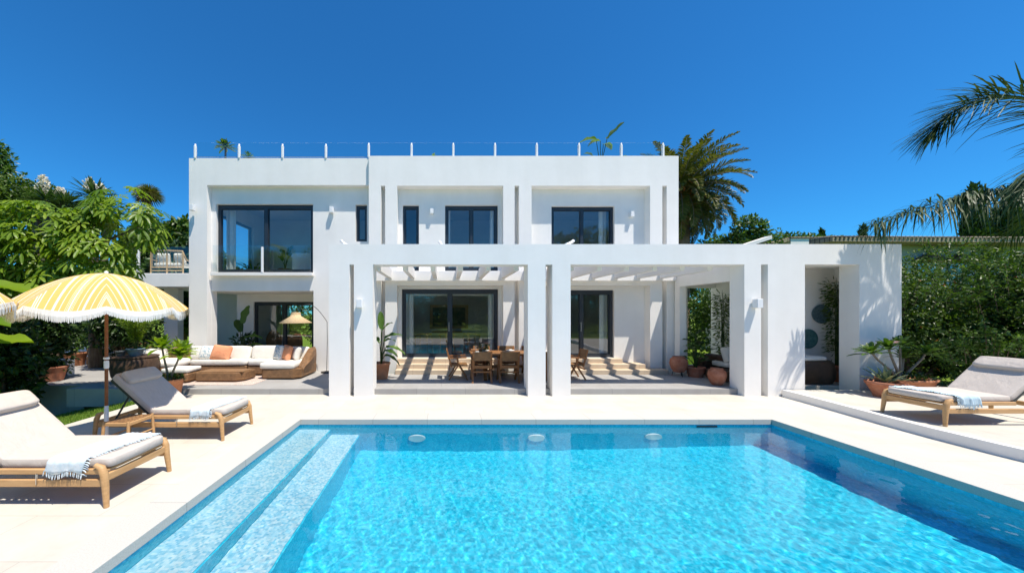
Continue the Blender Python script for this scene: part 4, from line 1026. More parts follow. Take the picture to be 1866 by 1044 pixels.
# ================================================================== dining set under the pergola
dt = thing('dining_table', 'long wooden dining table laid for a meal under the pergola', 'table', (1.95, 9.40, DK))
b = MB(); b.rbox(-1.25, 1.25, -.45, .45, .70, .745, .01); b.build('top', 'teak_dark', dt, True)
b = MB()
for x in (-.85, .85):
    b.beam((x, -.36, .02), (x, .30, .70), .07, .09, (1, 0, 0)); b.beam((x + .072, .36, .02), (x + .072, -.30, .70), .07, .09, (1, 0, 0))
b.rbox(-.85, .9, -.04, .04, .30, .38, .008); b.build('trestle', 'teak_dark', dt, True)
def dining_chair(label, x, y, rz, first=[None]):
    """faces local +y: V-shaped side legs, cane seat and back, arms"""
    if first[0] is not None: return dup(first[0], (x, y, DK), rz, label)
    t = thing('dining_chair', label, 'chair', (x, y, DK), 'wooden cane chairs at the dining table', rz)
    for sx in (-.25, .25):
        b = MB(); b.beam((sx, -.27, 0), (sx, .02, .46), .034, .05, (1, 0, 0), .034, .075); b.build('leg', 'teak_chair', t, True)
        b = MB(); b.beam((sx, .25, 0), (sx, -.02, .46), .034, .05, (1, 0, 0), .034, .075); b.build('leg', 'teak_chair', t, True)
        b = MB(); b.beam((sx, -.02, .44), (sx, -.02, .60), .034, .07, (1, 0, 0)); b.beam((sx, -.30, .61), (sx, .22, .63), .045, .035, (0, 0, 1)); b.build('arm', 'teak_chair', t, True)
        b = MB(); b.beam((sx * .93, -.20, .36), (sx * .93, -.33, .84), .032, .05, (1, 0, 0)); b.build('back_post', 'teak_chair', t, True)
    b = MB(); b.rbox(-.24, .24, -.22, .25, .385, .425, .008); b.build('seat', 'cane', t, True)
    b = MB(); b.beam((0, -.282, .60), (0, -.33, .84), .44, .022, (0, 1, .2)); b.build('backrest', 'cane', t, True)
    b = MB(); b.beam((-.23, -.235, .43), (.23, -.235, .43), .03, .07); b.beam((-.24, -.25, .30), (.24, -.25, .30), .025, .035); b.build('stretcher', 'teak_chair', t, True)
    first[0] = t; return t
dining_chair('dining chair at the left head of the table, seen in profile', .36, 9.38, -PI / 2)
dining_chair('dining chair at the near side of the table, left of two seen from behind', .97, 8.98, 0)
dining_chair('dining chair at the near side of the table, beside the pergola pillar', 1.70, 8.98, 0)
dining_chair('dining chair at the near side of the table, glimpsed through the pillar slot', 2.48, 8.98, 0)
dining_chair('dining chair at the far side of the table behind the wine glasses', 1.12, 9.93, PI)
dining_chair('dining chair at the far side of the table next to the pergola pillar', 1.88, 9.93, PI)
dining_chair('dining chair at the far side of the table, behind the pergola pillars', 2.62, 9.93, PI)
dining_chair('dining chair at the right head of the table by the steps', 3.62, 9.38, PI / 2)
TT = DK + .746
def wine_glass(x, y, lab, s=1.0):
    b = MB(); b.lathe([(.034, 0), (.034, .004), (.005, .01), (.004, .085), (.03, .11), (.042, .15), (.036, .20)], 18, smooth=True) if False else b.lathe([(.001, 0), (.034, .001), (.034, .005), (.005, .012), (.004, .085), (.03, .11), (.042, .15), (.036, .205)], 18)
    t = thing('wine_glass', lab, 'glass', (x, y, TT), 'wine glasses on the dining table')
    b.v = [(p[0] * s, p[1] * s, p[2] * s) for p in b.v]; b.build('bowl', 'wine_glass', t, True)
wine_glass(.84, 9.15, 'wine glass at the left end of the laid table', 1.1); wine_glass(1.06, 9.4, 'tall thin glass standing between two wine glasses', 1.25); wine_glass(1.26, 9.15, 'wine glass above the left near chair', 1.1); wine_glass(2.0, 9.2, 'wine glass near the pergola pillar on the table', 1.0)
def plate(x, y, lab):
    t = thing('plate', lab, 'plate', (x, y, TT), 'white plates on the dining table')
    b = MB(); b.lathe([(.08, 0), (.135, .018), (.13, .022), (.08, .006), (.0, .006)], 28); b.build('dish', 'ceramic', t, True)
    b = MB(); b.cushion(.0, .0, .03, .06, .03, .014, .6, 8, None, 0, .003, 2); b.build('napkin', 'linen', t, True)
for k, (x, y, lab) in enumerate(((.88, 9.20, 'white plate by the left end of the dining table'), (1.02, 9.10, 'white plate in front of the left near chair'), (1.72, 9.10, 'white plate in front of the chair beside the pillar'), (1.16, 9.70, 'white plate at the far side, behind the glasses'), (1.9, 9.70, 'white plate at the far side near the pillar'), (2.9, 9.4, 'white plate at the right end of the table'))): plate(x, y, lab)
b = MB(); b.rbox(.74, 1.04, 9.62, 9.80, TT + .001, TT + .05, .01); tag(b.build('bread_tray', 'teak_dark'), 'low wooden tray on the far left corner of the dining table', 'tray')
bushy('table_plant', 'low green table plant behind the glasses on the dining table', (1.12, 9.55, TT + .12), (.17, .1, .12), 260, .05, 'leaf_dark', 'plant', .8, 4, stems=False)
# furniture seen through the glass
def indoor_chair(label, x, y, rz, z=.532):
    t = thing('indoor_chair', label, 'chair', (x, y, z), 'pale wooden chairs inside behind the main glass door', rz)
    for sx in (-.23, .23):
        for sy in (-.2, .2): b = MB(); b.tube([(sx * 1.08, sy * 1.1, 0), (sx, sy, .44), (sx * .98, sy, .66 if sy < 0 else .64)], [.014, .02, .016], 7); b.build('leg', 'rattan', t, True)
    b = MB(); b.tube([(-.25, .22, .65), (-.27, 0, .68), (-.22, -.2, .73), (0, -.29, .76), (.22, -.2, .73), (.27, 0, .68), (.25, .22, .65)], .018, 8); b.build('arm', 'rattan', t, True)
    b = MB(); b.rbox(-.235, .235, -.22, .23, .42, .455, .012); b.build('seat', 'linen', t, True)
    b = MB(); b.beam((0, -.25, .45), (0, -.275, .74), .1, .015, (0, 1, 0)); b.build('backrest', 'rattan', t, True)
indoor_chair('pale wooden indoor chair at left behind the main glass door', -.78, 11.75, .5); indoor_chair('pale wooden indoor chair in the middle behind the glass door, back towards us', .05, 11.6, 0); indoor_chair('pale wooden indoor chair at right behind the main glass door', .92, 11.75, -.5)
it = thing('indoor_table', 'round indoor table behind the pale wooden chairs', 'table', (.05, 13.0, .532))
b = MB(); b.lathe([(.6, .70), (.62, .71), (.62, .735), (0, .736)], 36); b.build('top', 'rattan', it, True)
b = MB(); b.lathe([(.25, 0), (.2, .04), (.07, .1), (.07, .69)], 20); b.build('base', 'rattan', it, True)
pc_ = thing('framed_picture', 'large framed picture on the wall behind the main glass door', 'picture', (.15, 14.58, 1.3))
b = MB(); b.rbox(-.85, .85, -.03, .0, 0, 1.05, .008); b.build('frame', 'rattan', pc_, True)
b = MB(); b.box(-.72, .72, -.036, -.031, .12, .93); b.build('print', 'picture', pc_, True)
wc = thing('canvas_armchair', 'white boxy armchair inside the upper left window', 'armchair', (-4.95, 11.7, 3.282))
b = MB(); b.rbox(-.38, .38, -.30, -.2, .12, .80, .02); b.build('backrest', 'screen_white', wc, True)
b = MB(); b.rbox(-.36, .36, -.2, .4, .2, .42, .03); b.build('seat', 'screen_white', wc, True)
for sx in (-.33, .33):
    for sy in (-.25, .35): b = MB(); b.tube([(sx, sy, 0), (sx, sy, .2)], .015, 6); b.build('leg', 'dark_metal', wc, True)
pot('planter', 'brown basket planter with a leafy plant in the upper left window', (-5.72, 11.75, 3.282), .24, .28, 'wicker', .02, .7, cat='planter')
def paddle_plant(name, label, loc, leaves, m='leaf_mid', base_z=0, stem='leaf_mid'):
    """bird-of-paradise: long stalks (dx,dy,dz) each with one broad blade of length ln, width wd"""
    t = thing(name, label, 'plant', loc); L = Leaves(); s = MB()
    for (dx, dy, dz, ln, wd, az, el, dr) in leaves:
        s.tube([(dx * .08, dy * .08, base_z), (dx * .4, dy * .4, base_z + (dz - base_z) * .55), (dx, dy, dz)], [.018, .014, .01], 6)
        d = np.array([[math.cos(az) * math.cos(el), math.sin(az) * math.cos(el), math.sin(el)]]); upv = np.array([[-math.cos(az) * math.sin(el), -.35 + -math.sin(az) * math.sin(el), math.cos(el)]])
        n = 10; p0 = np.array([[dx, dy, dz]]); d = norm(d); side = norm(np.cross(d, upv)); nn = np.cross(side, d)[0]; side = side[0]; d = d[0]
        V = []; down = np.array([0, 0, -1.])
        for i in range(n + 1):
            f = i / n; c = p0[0] + d * ln * f * (1 - .2 * dr * f) + down * ln * dr * f * f; w = wd * .5 * math.sin(PI * min(1, f * .93 + .07)) ** .62
            wav = .03 * ln * math.sin(f * 14 + dx * 9)
            V += [c - side * w + nn * (w * .35 + wav), c - side * w * .5 + nn * w * .12, c, c + side * w * .5 + nn * w * .12, c + side * w + nn * (w * .35 - wav)]
        V = np.array(V); i = np.arange(n)[:, None] * 5; Fq = np.concatenate([i + [j, j + 1, j + 6, j + 5] for j in range(4)], 0)
        L.V.append(V); L.F4.append(Fq + L.n); L.r4.append(np.full(len(Fq), rng.random())); L.n += len(V)
    s.build('stalks', stem, t, True); L.build('leaves', m, t, True, True); return t
paddle_plant('indoor_plant', 'tall leafy plant in the basket planter in the upper left window', (-5.72, 11.75, 3.55), [(.05, .1, .5, .7, .2, 1.2, 1.2, .3), (-.1, 0, .3, .6, .18, 2.4, .9, .4), (.12, -.05, .35, .55, .18, -.4, .9, .4), (0, -.1, .4, .6, .18, -1.6, 1.1, .4)])
paddle_plant('indoor_plant', 'spiky plant by the side window of the upper left room', (-7.2, 12.3, 3.3), [(.1 * math.cos(a), .1 * math.sin(a), .2, .8, .07, a, .9, .35) for a in np.arange(10) * .63], 'leaf_bright')

# planted corners under the pergola
pot('terracotta_pot', 'terracotta pot with broad leaved plant by the left pergola pillars', (-1.84, 9.35, DK), .26, .46)
paddle_plant('paddle_plant', 'tall dark green bird of paradise by the left pergola pillars', (-1.84, 9.35, DK + .40), [(.12, -.05, .75, .62, .2, .3, .5, .35), (.0, .05, 1.0, .6, .19, 1.9, 1.35, .1), (.16, -.08, .50, .65, .2, .1, .1, .5), (.05, -.1, .95, .55, .18, -.2, .9, .3), (-.05, .1, .6, .55, .18, 2.6, .8, .4), (.1, .05, .25, .5, .17, .0, .0, .6), (.08, .08, .65, .5, .17, .8, .4, .45), (.1, -.12, .38, .55, .18, -.4, .3, .5)], 'leaf_mid')
def jar(label, x, y, r, h, z=DK, stand=True):
    t = thing('terracotta_jar', label, 'jar', (x, y, z), 'old terracotta jars'); k = .12 if stand else 0
    b = MB(); b.lathe([(r * .5, k), (r * .82, k + h * .22), (r, k + h * .55), (r * .92, k + h * .82), (r * .62, k + h * .95), (r * .68, k + h), (r * .56, k + h), (r * .5, k + h * .9), (.0, k + h * .5)], 36); b.build('body', 'terracotta_worn', t, True)
    if stand:
        b = MB()
        for a in np.arange(3) * 2.09 + .5: b.tube([(r * .7 * math.cos(a), r * .7 * math.sin(a), 0), (r * .55 * math.cos(a), r * .55 * math.sin(a), .17)], .012, 6)
        b.build('stand', 'dark_metal', t, True)
jar('round terracotta jar on a stand at the right corner of the pergola', 6.88, 9.72, .235, .46)
jar('terracotta jar standing by the right front pillar of the pergola', 7.02, 8.52, .20, .44, DK, False)
pot('terracotta_pot', 'wide terracotta pot with a dark plant beside the round jar', (7.30, 9.62, DK), .235, .30, 'terracotta_worn', .03, .75)
paddle_plant('rubber_plant', 'dark broad leaved plant in the wide pot beside the jar', (7.30, 9.62, DK + .26), [(.16 * math.cos(a) * (1 - i / 16), .16 * math.sin(a) * (1 - i / 16), .18 + i * .062, .36, .15, a, .45 + .02 * i, .35) for i, a in enumerate(np.arange(14) * 2.4)], 'leaf_dark')
al = thing('alcove_sofa', 'wicker sofa with cream and orange cushions in the shaded alcove', 'sofa', (8.2, 9.3, DK))
b = MB(); block(b, 7.42, 8.32, 8.75, 9.45, DK + .03, .42); b.build('base', 'wicker_dark', al)
b = MB(); block(b, 8.05, 8.32, 9.452, 10.3, DK + .03, .74, .05); block(b, 7.75, 8.049, 9.86, 10.3, DK + .03, .62, .05); b.build('arm', 'wicker_dark', al)
b = MB(); b.cushion(8.42, 9.55, .52, .5, .30, .07, .2, 12, None, 0, .003, 5); b.build('seat_cushion', 'cream_fabric', al)
pillow('cream throw pillow on the sofa in the shaded alcove', 8.12, 9.45, .80, .42, .46, 'cream_fabric', 20, -14, 0, 11); pillow('orange throw pillow on the sofa in the shaded alcove', 8.42, 9.40, .82, .42, .5, 'orange_fabric', 0, -14, 0, 12)
# alcove behind the right opening
of = thing('round_ottoman', 'large rounded wicker ottoman in the right alcove under the plates', 'ottoman', (9.60, 8.66, .16))
b = MB(); b.lathe([(.44, .02), (.50, .15), (.52, .34), (.47, .53), (.40, .60), (.0, .60)], 44, sy=.62, sx=1.12); b.build('base', 'wicker_dark', of, True)
b = MB(); b.cushion(-.1, 0, .655, .36, .2, .06, .35, 12, None, .2, .004, 6); b.build('cushion', 'cream_fabric', of, True)
def wall_plate(label, x, z, r, m):
    t = thing('wall_plate', label, 'plate', (x, 9.098, z), 'ceramic plates hung on the alcove wall')
    b = MB(); n = 36; V = []; 
    for (rr, d) in ((0, -.012), (r * .55, -.012), (r * .62, -.02), (r * .95, -.045), (r, -.045), (r * .9, -.004)):
        V += [(rr * math.cos(2 * PI * j / n), d, rr * math.sin(2 * PI * j / n)) for j in range(n)]
    b.add(V, [(i * n + j, i * n + (j + 1) % n, (i + 1) * n + (j + 1) % n, (i + 1) * n + j) for i in range(5) for j in range(n)], True); b.build('dish', m, t, True)
wall_plate('dark blue patterned plate, upper one on the alcove wall', (1494 - 812) * 9.1 / 600, CAM_H - 2 * 9.1 / 600, .265, 'plate_blue')
wall_plate('sea green plate, lower one on the alcove wall', (1470 - 812) * 9.1 / 600, CAM_H - 47 * 9.1 / 600, .265, 'plate_green')
def bamboo(label, x, y, z, h, n, spread, lean):
    t = thing('bamboo', label, 'plant', (x, y, z)); s = MB(); L = Leaves(); g = np.random.default_rng(4)
    for i in range(n):
        top = np.array([lean * g.uniform(.2, 1.1) + g.normal() * spread, g.normal() * spread * .3 - .1, h * g.uniform(.82, 1.03)]); b0 = np.array([g.normal() * .04, g.normal() * .04, 0])
        pts = [b0, b0 + (top - b0) * [.12, .12, .45], b0 + (top - b0) * [.4, .4, .8], top]; s.tube(pts, [.011, .009, .006, .003], 6, False)
        q = 110; tt = g.uniform(.12, 1, q); k = np.clip((tt * 3).astype(int), 0, 2); f = (tt * 3 - k)[:, None]; A = np.array(pts); P = A[k] * (1 - f) + A[k + 1] * f
        d = rdir(q); d[:, 2] = d[:, 2] * .5 - .25; tw = g.uniform(.03, .22, q)[:, None]; P2 = P + norm(d * [1, .5, .4]) * tw; P2[:, 2] = np.minimum(P2[:, 2], h - .02); L.small(P2, d, rdir(q), g.uniform(.08, .16, q), .028)
    s.build('canes', 'leaf_mid', t, True); L.build('leaves', 'leaf_hedge', t, False, True)
pot('terracotta_pot', 'terracotta pot with climbing bamboo in the right alcove', (10.53, 8.86, .16), .17, .44, 'terracotta_worn')
bamboo('slender climbing bamboo in the right alcove beside the plates', 10.60, 8.90, .58, 2.44, 8, .06, -.16)
bamboo('slender bamboo in the back corner of the left alcove', 9.12, 10.8, DK, 2.7, 9, .09, -.1)

# ================================================================== raised terrace on the right: pots
pot('terracotta_pot', 'flared terracotta pot holding an aloe at the edge of the raised terrace', (9.62, 7.20, .16), .285, .34, 'terracotta_worn', .035, .58)
t = thing('aloe', 'pale spiky aloe in the flared terracotta pot', 'plant', (9.62, 7.20, .46)); L = Leaves()
n = 17; a = np.arange(n) * 2.4; el = np.linspace(.35, 1.4, n); d = np.stack([np.cos(a) * np.cos(el), np.sin(a) * np.cos(el), np.sin(el)], 1); up_ = np.stack([-np.cos(a) * np.sin(el), -np.sin(a) * np.sin(el), np.cos(el)], 1)
L.blade(np.zeros((n, 3)) + d * .03, d, up_, rng.uniform(.32, .52, n), .075, .12, None, .22, (1, .75, .35)); L.build('leaves', 'leaf_aloe', t, True, True)
pot('oval_planter', 'long oval terracotta planter against the right end of the pergola', (10.46, 7.48, .16), .55, .36, 'terracotta', .03, .8, 1.0, .6, cat='planter')
plumeria('plumeria with spreading heads and red blooms in the oval planter', (10.30, 7.45, .48), [(-.72, -.05, .62), (-.38, -.08, .72), (.05, .05, .78), (.42, -.1, .62), (.2, .1, .5)], .42, .085, (1,), 24, 'leaf_mid')
L = Leaves(); P, D = blob_points(300, [(10.46, 7.48, .53, .5, .3, .09)], .4); L.small(P, D + rdir(300) * .6, rdir(300), .08, .05); struct(tag(L.build('ground_cover', 'leaf_dark'), 'dark leafy filler under the plumeria in the oval planter', 'plant'), 'stuff')
pot('terracotta_bowl', 'low wide terracotta bowl with a small succulent by the hedge', (11.05, 7.15, .16), .36, .16, 'terracotta_worn', .02, .8, cat='bowl')
t = thing('succulent', 'small grey green succulent in the low terracotta bowl', 'plant', (11.0, 7.15, .27)); L = Leaves(); n = 14; a = np.arange(n) * 2.4; el = np.linspace(.2, 1.2, n); d = np.stack([np.cos(a) * np.cos(el), np.sin(a) * np.cos(el), np.sin(el)], 1)
L.blade(np.zeros((n, 3)), d, np.tile([0, 0, 1.], (n, 1)), rng.uniform(.15, .25, n), .04, .15, None, .2, (1, .7, .4)); L.build('leaves', 'leaf_aloe', t, False, True)

# ================================================================== roof plants
paddle_plant('roof_plant', 'tall bird of paradise with broad leaves on the roof terrace', (5.15, 10.95, 6.5), [(.22, 0, 1.28, .82, .27, .1, .75, -.05), (-.12, .05, 1.28, .62, .40, 3.0, .2, .35), (-.05, -.1, 1.15, .45, .34, 2.6, .3, .45), (.1, 0, 1.1, .4, .3, .4, .2, .5), (.62, .1, .72, .55, .14, .0, .12, .12), (-.25, 0, .7, .4, .25, 3.0, .6, .3), (.15, .1, .6, .5, .25, .6, .8, .3)], 'leaf_mid')
def palmlet(name, label, c, h, n, ln, wd, m='leaf_mid', tilt=(.1, 1.5)):
    t = thing(name, label, 'plant', c); s = MB(); s.tube([(0, 0, 0), (0.02, 0, h)], .03, 7); s.build('stem', 'bark', t, True); L = Leaves(); whorl(L, (0, 0, h), (0, -.1, 1), n, ln, wd, tilt, .4); L.build('leaves', m, t, False, True)
palmlet('roof_plant', 'small palm like plant on the left end of the roof terrace', (-7.2, 10.75, 6.5), .92, 60, .42, .075)
palmlet('roof_plant', 'short spiky plant low behind the left roof railing', (-6.5, 10.85, 6.5), .62, 40, .34, .045)
palmlet('roof_plant', 'tiny yellowish plant behind the middle roof railing', (-.40, 10.8, 6.5), .60, 20, .20, .05, 'leaf_bright')

# ================================================================== trees and hedges
def tree(name, label, cat, base, trunk_pts, trunk_r, blobs, n, size, m, keep=.7, wd=.5, f=1.2, seed=0, group=None, bark='bark', limbs=8, hangd=-.15, blades=False):
    t = thing(name, label, cat, base, group); g = np.random.default_rng(seed)
    s = MB(); s.tube(trunk_pts, np.linspace(trunk_r, trunk_r * .5, len(trunk_pts)), 10); top = np.array(trunk_pts[-1])
    for i in range(limbs):
        k = blobs[g.integers(len(blobs))]; e = np.array(k[:3]); m1 = top * .55 + e * .45 + g.normal(size=3) * .15; s.tube([top, m1, e], [trunk_r * .5, trunk_r * .32, trunk_r * .1], 7)
    s.build('trunk', bark, t)
    P, D = blob_points(n, blobs, .6); P, D = clump(P, D, f, keep, seed); L = Leaves()
    d = D * .55 + rdir(len(P)) * .8; d[:, 2] += hangd
    L.small(P, d, norm(D + np.array([0, -.2, .7]) + rdir(len(P)) * .5), size * rng.uniform(.7, 1.35, len(P)), size * wd)
    L.build('crown', m, t); return t
# schefflera tree on the left: whorls of drooping leaflets
sc = thing('umbrella_tree', 'bright leafy umbrella tree with drooping leaf whorls above the parasol', 'tree', (-10.9, 7.9, -.6))
s = MB(); s.tube([(-10.9, 7.9, -.62), (-10.8, 7.9, 1.2), (-10.4, 7.7, 2.0)], [.13, .1, .08], 9)
B = [(-12.6, 9.3, 3.3, 1.5, 1.1, 1.0), (-11.0, 9.2, 3.4, 1.3, 1.0, 1.0), (-9.9, 9.3, 3.3, .95, .85, .85), (-10.1, 9.5, 4.15, 1.0, .8, .75), (-9.5, 9.6, 4.85, .9, .65, .8), (-8.95, 9.5, 4.35, .6, .5, .85), (-11.6, 9.4, 4.3, 1.2, .9, .7), (-13.6, 9.3, 3.9, 1.3, 1.0, 1.2), (-12.4, 9.2, 2.6, 1.3, .9, .6), (-10.5, 9.2, 2.75, 1.0, .8, .5), (-14.6, 9.0, 3.0, 1.2, 1, 1.1)]
B = [(x * .775, 7.3 + (y - 9.3) * .8, 2.0 + (z - 1.9) * .80, a * .78, b_ * .78, c * .78) for (x, y, z, a, b_, c) in B]
for k in B: s.tube([(-10.4, 7.7, 1.95), (np.array([-10.4, 7.7, 2.2]) + np.array(k[:3])) / 2 + [0, 0, .2], k[:3]], [.06, .045, .015], 7)
s.build('trunk', 'bark', sc)
P, D = blob_points(2900, B, .5); P, D = clump(P, D, 2.6, .55, 5)
k = (D[:, 1] < .55); P, D = P[k], D[k]
L = Leaves()
for p, d in zip(P, D):
    ax = norm(d * .7 + np.array([0, -.15, .75]) + rng.normal(size=3) * .2); n = rng.integers(7, 10); a = np.arange(n) * 2 * PI / n + rng.uniform(0, 6); u = norm(np.cross(ax, [.3, .8, .1])); w = np.cross(ax, u); el = R(rng.uniform(72, 98))
    dd = (u * np.cos(a)[:, None] + w * np.sin(a)[:, None]) * math.sin(el) + ax * math.cos(el)
    L.blade(np.repeat(p[None], n, 0) + dd * .03, dd, np.tile(ax, (n, 1)),   .245 * rng.uniform(.7, 1.15), .062, .42, np.clip(rng.normal(.5, .25), 0, 1) + rng.normal(size=n) * .05, .10, (.65, 1, .8))
L.build('crown', 'leaf_bright', sc)
# dark bushes below it and the wall they stand before
gw = MB(); gw.rbox(-16, -11.2, 9.75, 9.95, -.7, .62, .01)
gw.rbox(-14.7, -13.2, 12.7, 12.9, DK, .95, .01)
tag(gw.build('garden_wall', 'plaster'), 'low white garden wall behind the dark bushes at left', 'wall')
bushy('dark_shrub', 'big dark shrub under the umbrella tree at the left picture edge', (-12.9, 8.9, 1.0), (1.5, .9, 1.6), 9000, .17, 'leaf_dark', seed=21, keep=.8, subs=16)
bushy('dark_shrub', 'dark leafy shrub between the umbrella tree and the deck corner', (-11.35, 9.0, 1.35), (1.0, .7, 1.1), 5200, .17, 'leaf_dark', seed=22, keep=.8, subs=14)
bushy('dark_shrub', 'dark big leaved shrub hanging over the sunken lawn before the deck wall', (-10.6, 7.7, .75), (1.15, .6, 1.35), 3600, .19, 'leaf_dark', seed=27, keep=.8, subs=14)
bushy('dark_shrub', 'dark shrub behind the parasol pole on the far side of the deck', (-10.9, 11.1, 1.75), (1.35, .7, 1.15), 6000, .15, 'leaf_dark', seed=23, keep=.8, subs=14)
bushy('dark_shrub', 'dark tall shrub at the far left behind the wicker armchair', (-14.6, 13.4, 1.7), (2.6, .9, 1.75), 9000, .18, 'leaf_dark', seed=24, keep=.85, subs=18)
bushy('garden_shrub', 'dark green shrub seen under the side balcony of the house', (-9.4, 17.5, 1.6), (2.2, .9, 1.7), 5200, .16, 'leaf_mid', seed=25, keep=.9, subs=14)
bushy('porch_shrub', 'low dark plant in the shaded side opening of the porch', (-7.15, 11.8, .75), (.5, .4, .6), 700, .16, 'leaf_dark', seed=26, keep=.8, subs=8)
paddle_plant('paddle_plant', 'bird of paradise with broad leaf in the shaded porch opening', (-7.0, 11.3, DK), [(.05, 0, 1.5, .75, .34, 1.2, 1.25, .1), (.15, -.1, 1.0, .7, .25, .2, .4, .4), (-.1, .1, 1.2, .7, .28, 2.5, 1.0, .2), (.2, 0, .7, .6, .2, .4, .5, .4)], 'leaf_mid')
# banana leaves at the left edge
bn = paddle_plant('banana_plant', 'broad banana leaves at the left edge between parasol and tree', (-9.35, 6.0, -.65), [(.55, .1, 3.15, 1.25, .42, .3, .05, .22), (.5, -.1, 2.65, 1.25, .40, -.1, -.05, .15), (.4, .05, 2.1, 1.35, .38, .05, .12, .12), (.0, .2, 3.0, 1.2, .4, 2.4, .6, .3), (.1, -.3, 2.2, 1.2, .36, -1.0, .2, .3), (.35, -.1, 1.55, .9, .3, .2, -.2, .3)], 'leaf_bright')
# yuccas with cream flower spikes
def yucca(label, c, heads, blooms):
    t = thing('yucca', label, 'tree', c, 'yuccas behind the umbrella tree'); s = MB(); L = Leaves(); F_ = Leaves()
    for (dx, dy, dz, r) in heads:
        s.tube([(dx * .2, dy * .2, 0), (dx * .6, dy * .6, dz * .6), (dx, dy, dz)], [.16, .12, .09], 8)
        n = 130; d = rdir(n); d[:, 2] = d[:, 2] * .9 + .25; d = norm(d); L.blade(np.array([dx, dy, dz]) + d * .06, d, np.tile([0, 0, 1.], (n, 1)), r * rng.uniform(.7, 1.1, n), .06, .16, None, .2, (1, .9, .5))
    for (dx, dy, dz, h) in blooms:
        s.tube([(dx, dy, dz - .2), (dx, dy, dz + h)], [.025, .01], 6); n = int(620 * h); q = rng.random(n); a = rng.uniform(0, 6.28, n); rr = .17 * np.sin(PI * np.clip(q * .85 + .15, 0, 1)) ** .8 * np.sqrt(rng.random(n))
        P = np.stack([dx + rr * np.cos(a), dy + rr * np.sin(a), dz + q * h], 1); F_.small(P, rdir(n) + [0, 0, -.3], rdir(n), .075, .055)
    s.build('trunk', 'bark', t, True); L.build('leaves', 'leaf_yucca', t, False, True)
    if blooms: F_.build('flowers', 'bloom_white', t, False, True)
yc = lambda px, py, Y: ((px - 812) * Y / 600, CAM_H - (py - 570) * Y / 600)
x1, z1 = yc(85, 345, 11.2); yucca('yucca with the taller cream flower spike, nearer the left edge', (x1, 11.2, -.6), [(0, 0, z1 + .2, .72), (.55, .1, z1 + .1, .65), (-.5, .1, z1 - .1, .6)], [(0, -.1, z1 + .42, .62), (.48, 0, z1 + .25, .42)])
x2, z2 = yc(172, 345, 11.2); yucca('yucca with the shorter cream flower spike, nearer the house', (x2, 11.2, -.6), [(0, 0, z2 + .3, .8), (.35, .1, z2 - .1, .7)], [(-.05, -.1, z2 + .45, .5), (.2, 0, z2 + .5, .28)])
# tall trees at the left edge and distant ones
tree('tall_tree', 'tall dark leaved tree cut by the left picture edge', 'tree', (-17.9, 12.2, -.6), [(-17.9, 12.2, -.6), (-18, 12.2, 3), (-17.9, 12.2, 5.5)], .22, sub_blobs((-17.9, 12.2, 7.7), (1.5, 1.3, 1.8), 14, .4, 3), 7000, .18, 'leaf_mid', .75, seed=31)
tree('leafy_tree', 'mid green leafy tree at the left edge behind the umbrella tree', 'tree', (-16.2, 12.6, -.6), [(-16.2, 12.6, -.6), (-16, 12.6, 2.5), (-15.9, 12.6, 4)], .2, sub_blobs((-16.0, 12.5, 5.6), (2.0, 1.2, 1.7), 16, .4, 4), 10000, .17, 'leaf_hedge', .8, seed=32)
tree('pine_tree', 'rounded dark stone pine behind the side balcony', 'tree', (-21, 26, -.6), [(-21, 26, -.6), (-21, 26, 3), (-21, 26, 5)], .35, sub_blobs((-21.4, 26, 6.4), (4.3, 2.5, 3.9), 34, .34, 5), 36000, .40, 'leaf_hedge', .88, .6, 1.0, seed=33)
tree('pine_tree', 'lower dark pine filling the gap behind the balcony glass', 'tree', (-17.5, 22, -.6), [(-17.5, 22, -.6), (-17.5, 22, 2)], .25, sub_blobs((-17.5, 22, 3.6), (3.4, 2, 3.0), 18, .38, 6), 16000, .36, 'leaf_dark', .9, .6, 1.2, seed=34)
def fan_palm(label, c, h, n, r):
    t = thing('fan_palm', label, 'palm tree', c); s = MB(); s.tube([(0, 0, 0), (.1, 0, h * .5), (0, 0, h)], [.16, .12, .11], 10); s.build('trunk', 'trunk_palm', t, True); L = Leaves(); Dd = Leaves()
    for i in range(n):
        d0 = rdir(1)[0]; d0[2] = abs(d0[2]) * 1.1 - .35 if i % 4 else -abs(d0[2]) - .4; d0 = norm(d0); q = 9; side = norm(np.cross(d0, rdir(1)[0])); b_ = np.linspace(-.75, .75, q)[:, None]; d = d0 * np.cos(b_) + side * np.sin(b_); p = np.array([0, 0, h]) + d0 * r * .1
        (Dd if d0[2] < -.5 else L).blade(np.repeat(p[None], q, 0), d, np.tile(norm(np.cross(side, d0)), (q, 1)), r * 1.0, .05, .3, None, .15, (1, .9, .4))
    L.build('crown', 'leaf_palm', t, False, True); Dd.build('dead_fronds', 'leaf_dead', t, False, True)
x, z = yc(271, 352, 26); fan_palm('small distant fan palm with dry skirt left of the house', (x, 26, -.6), z + .6, 70, 1.05)
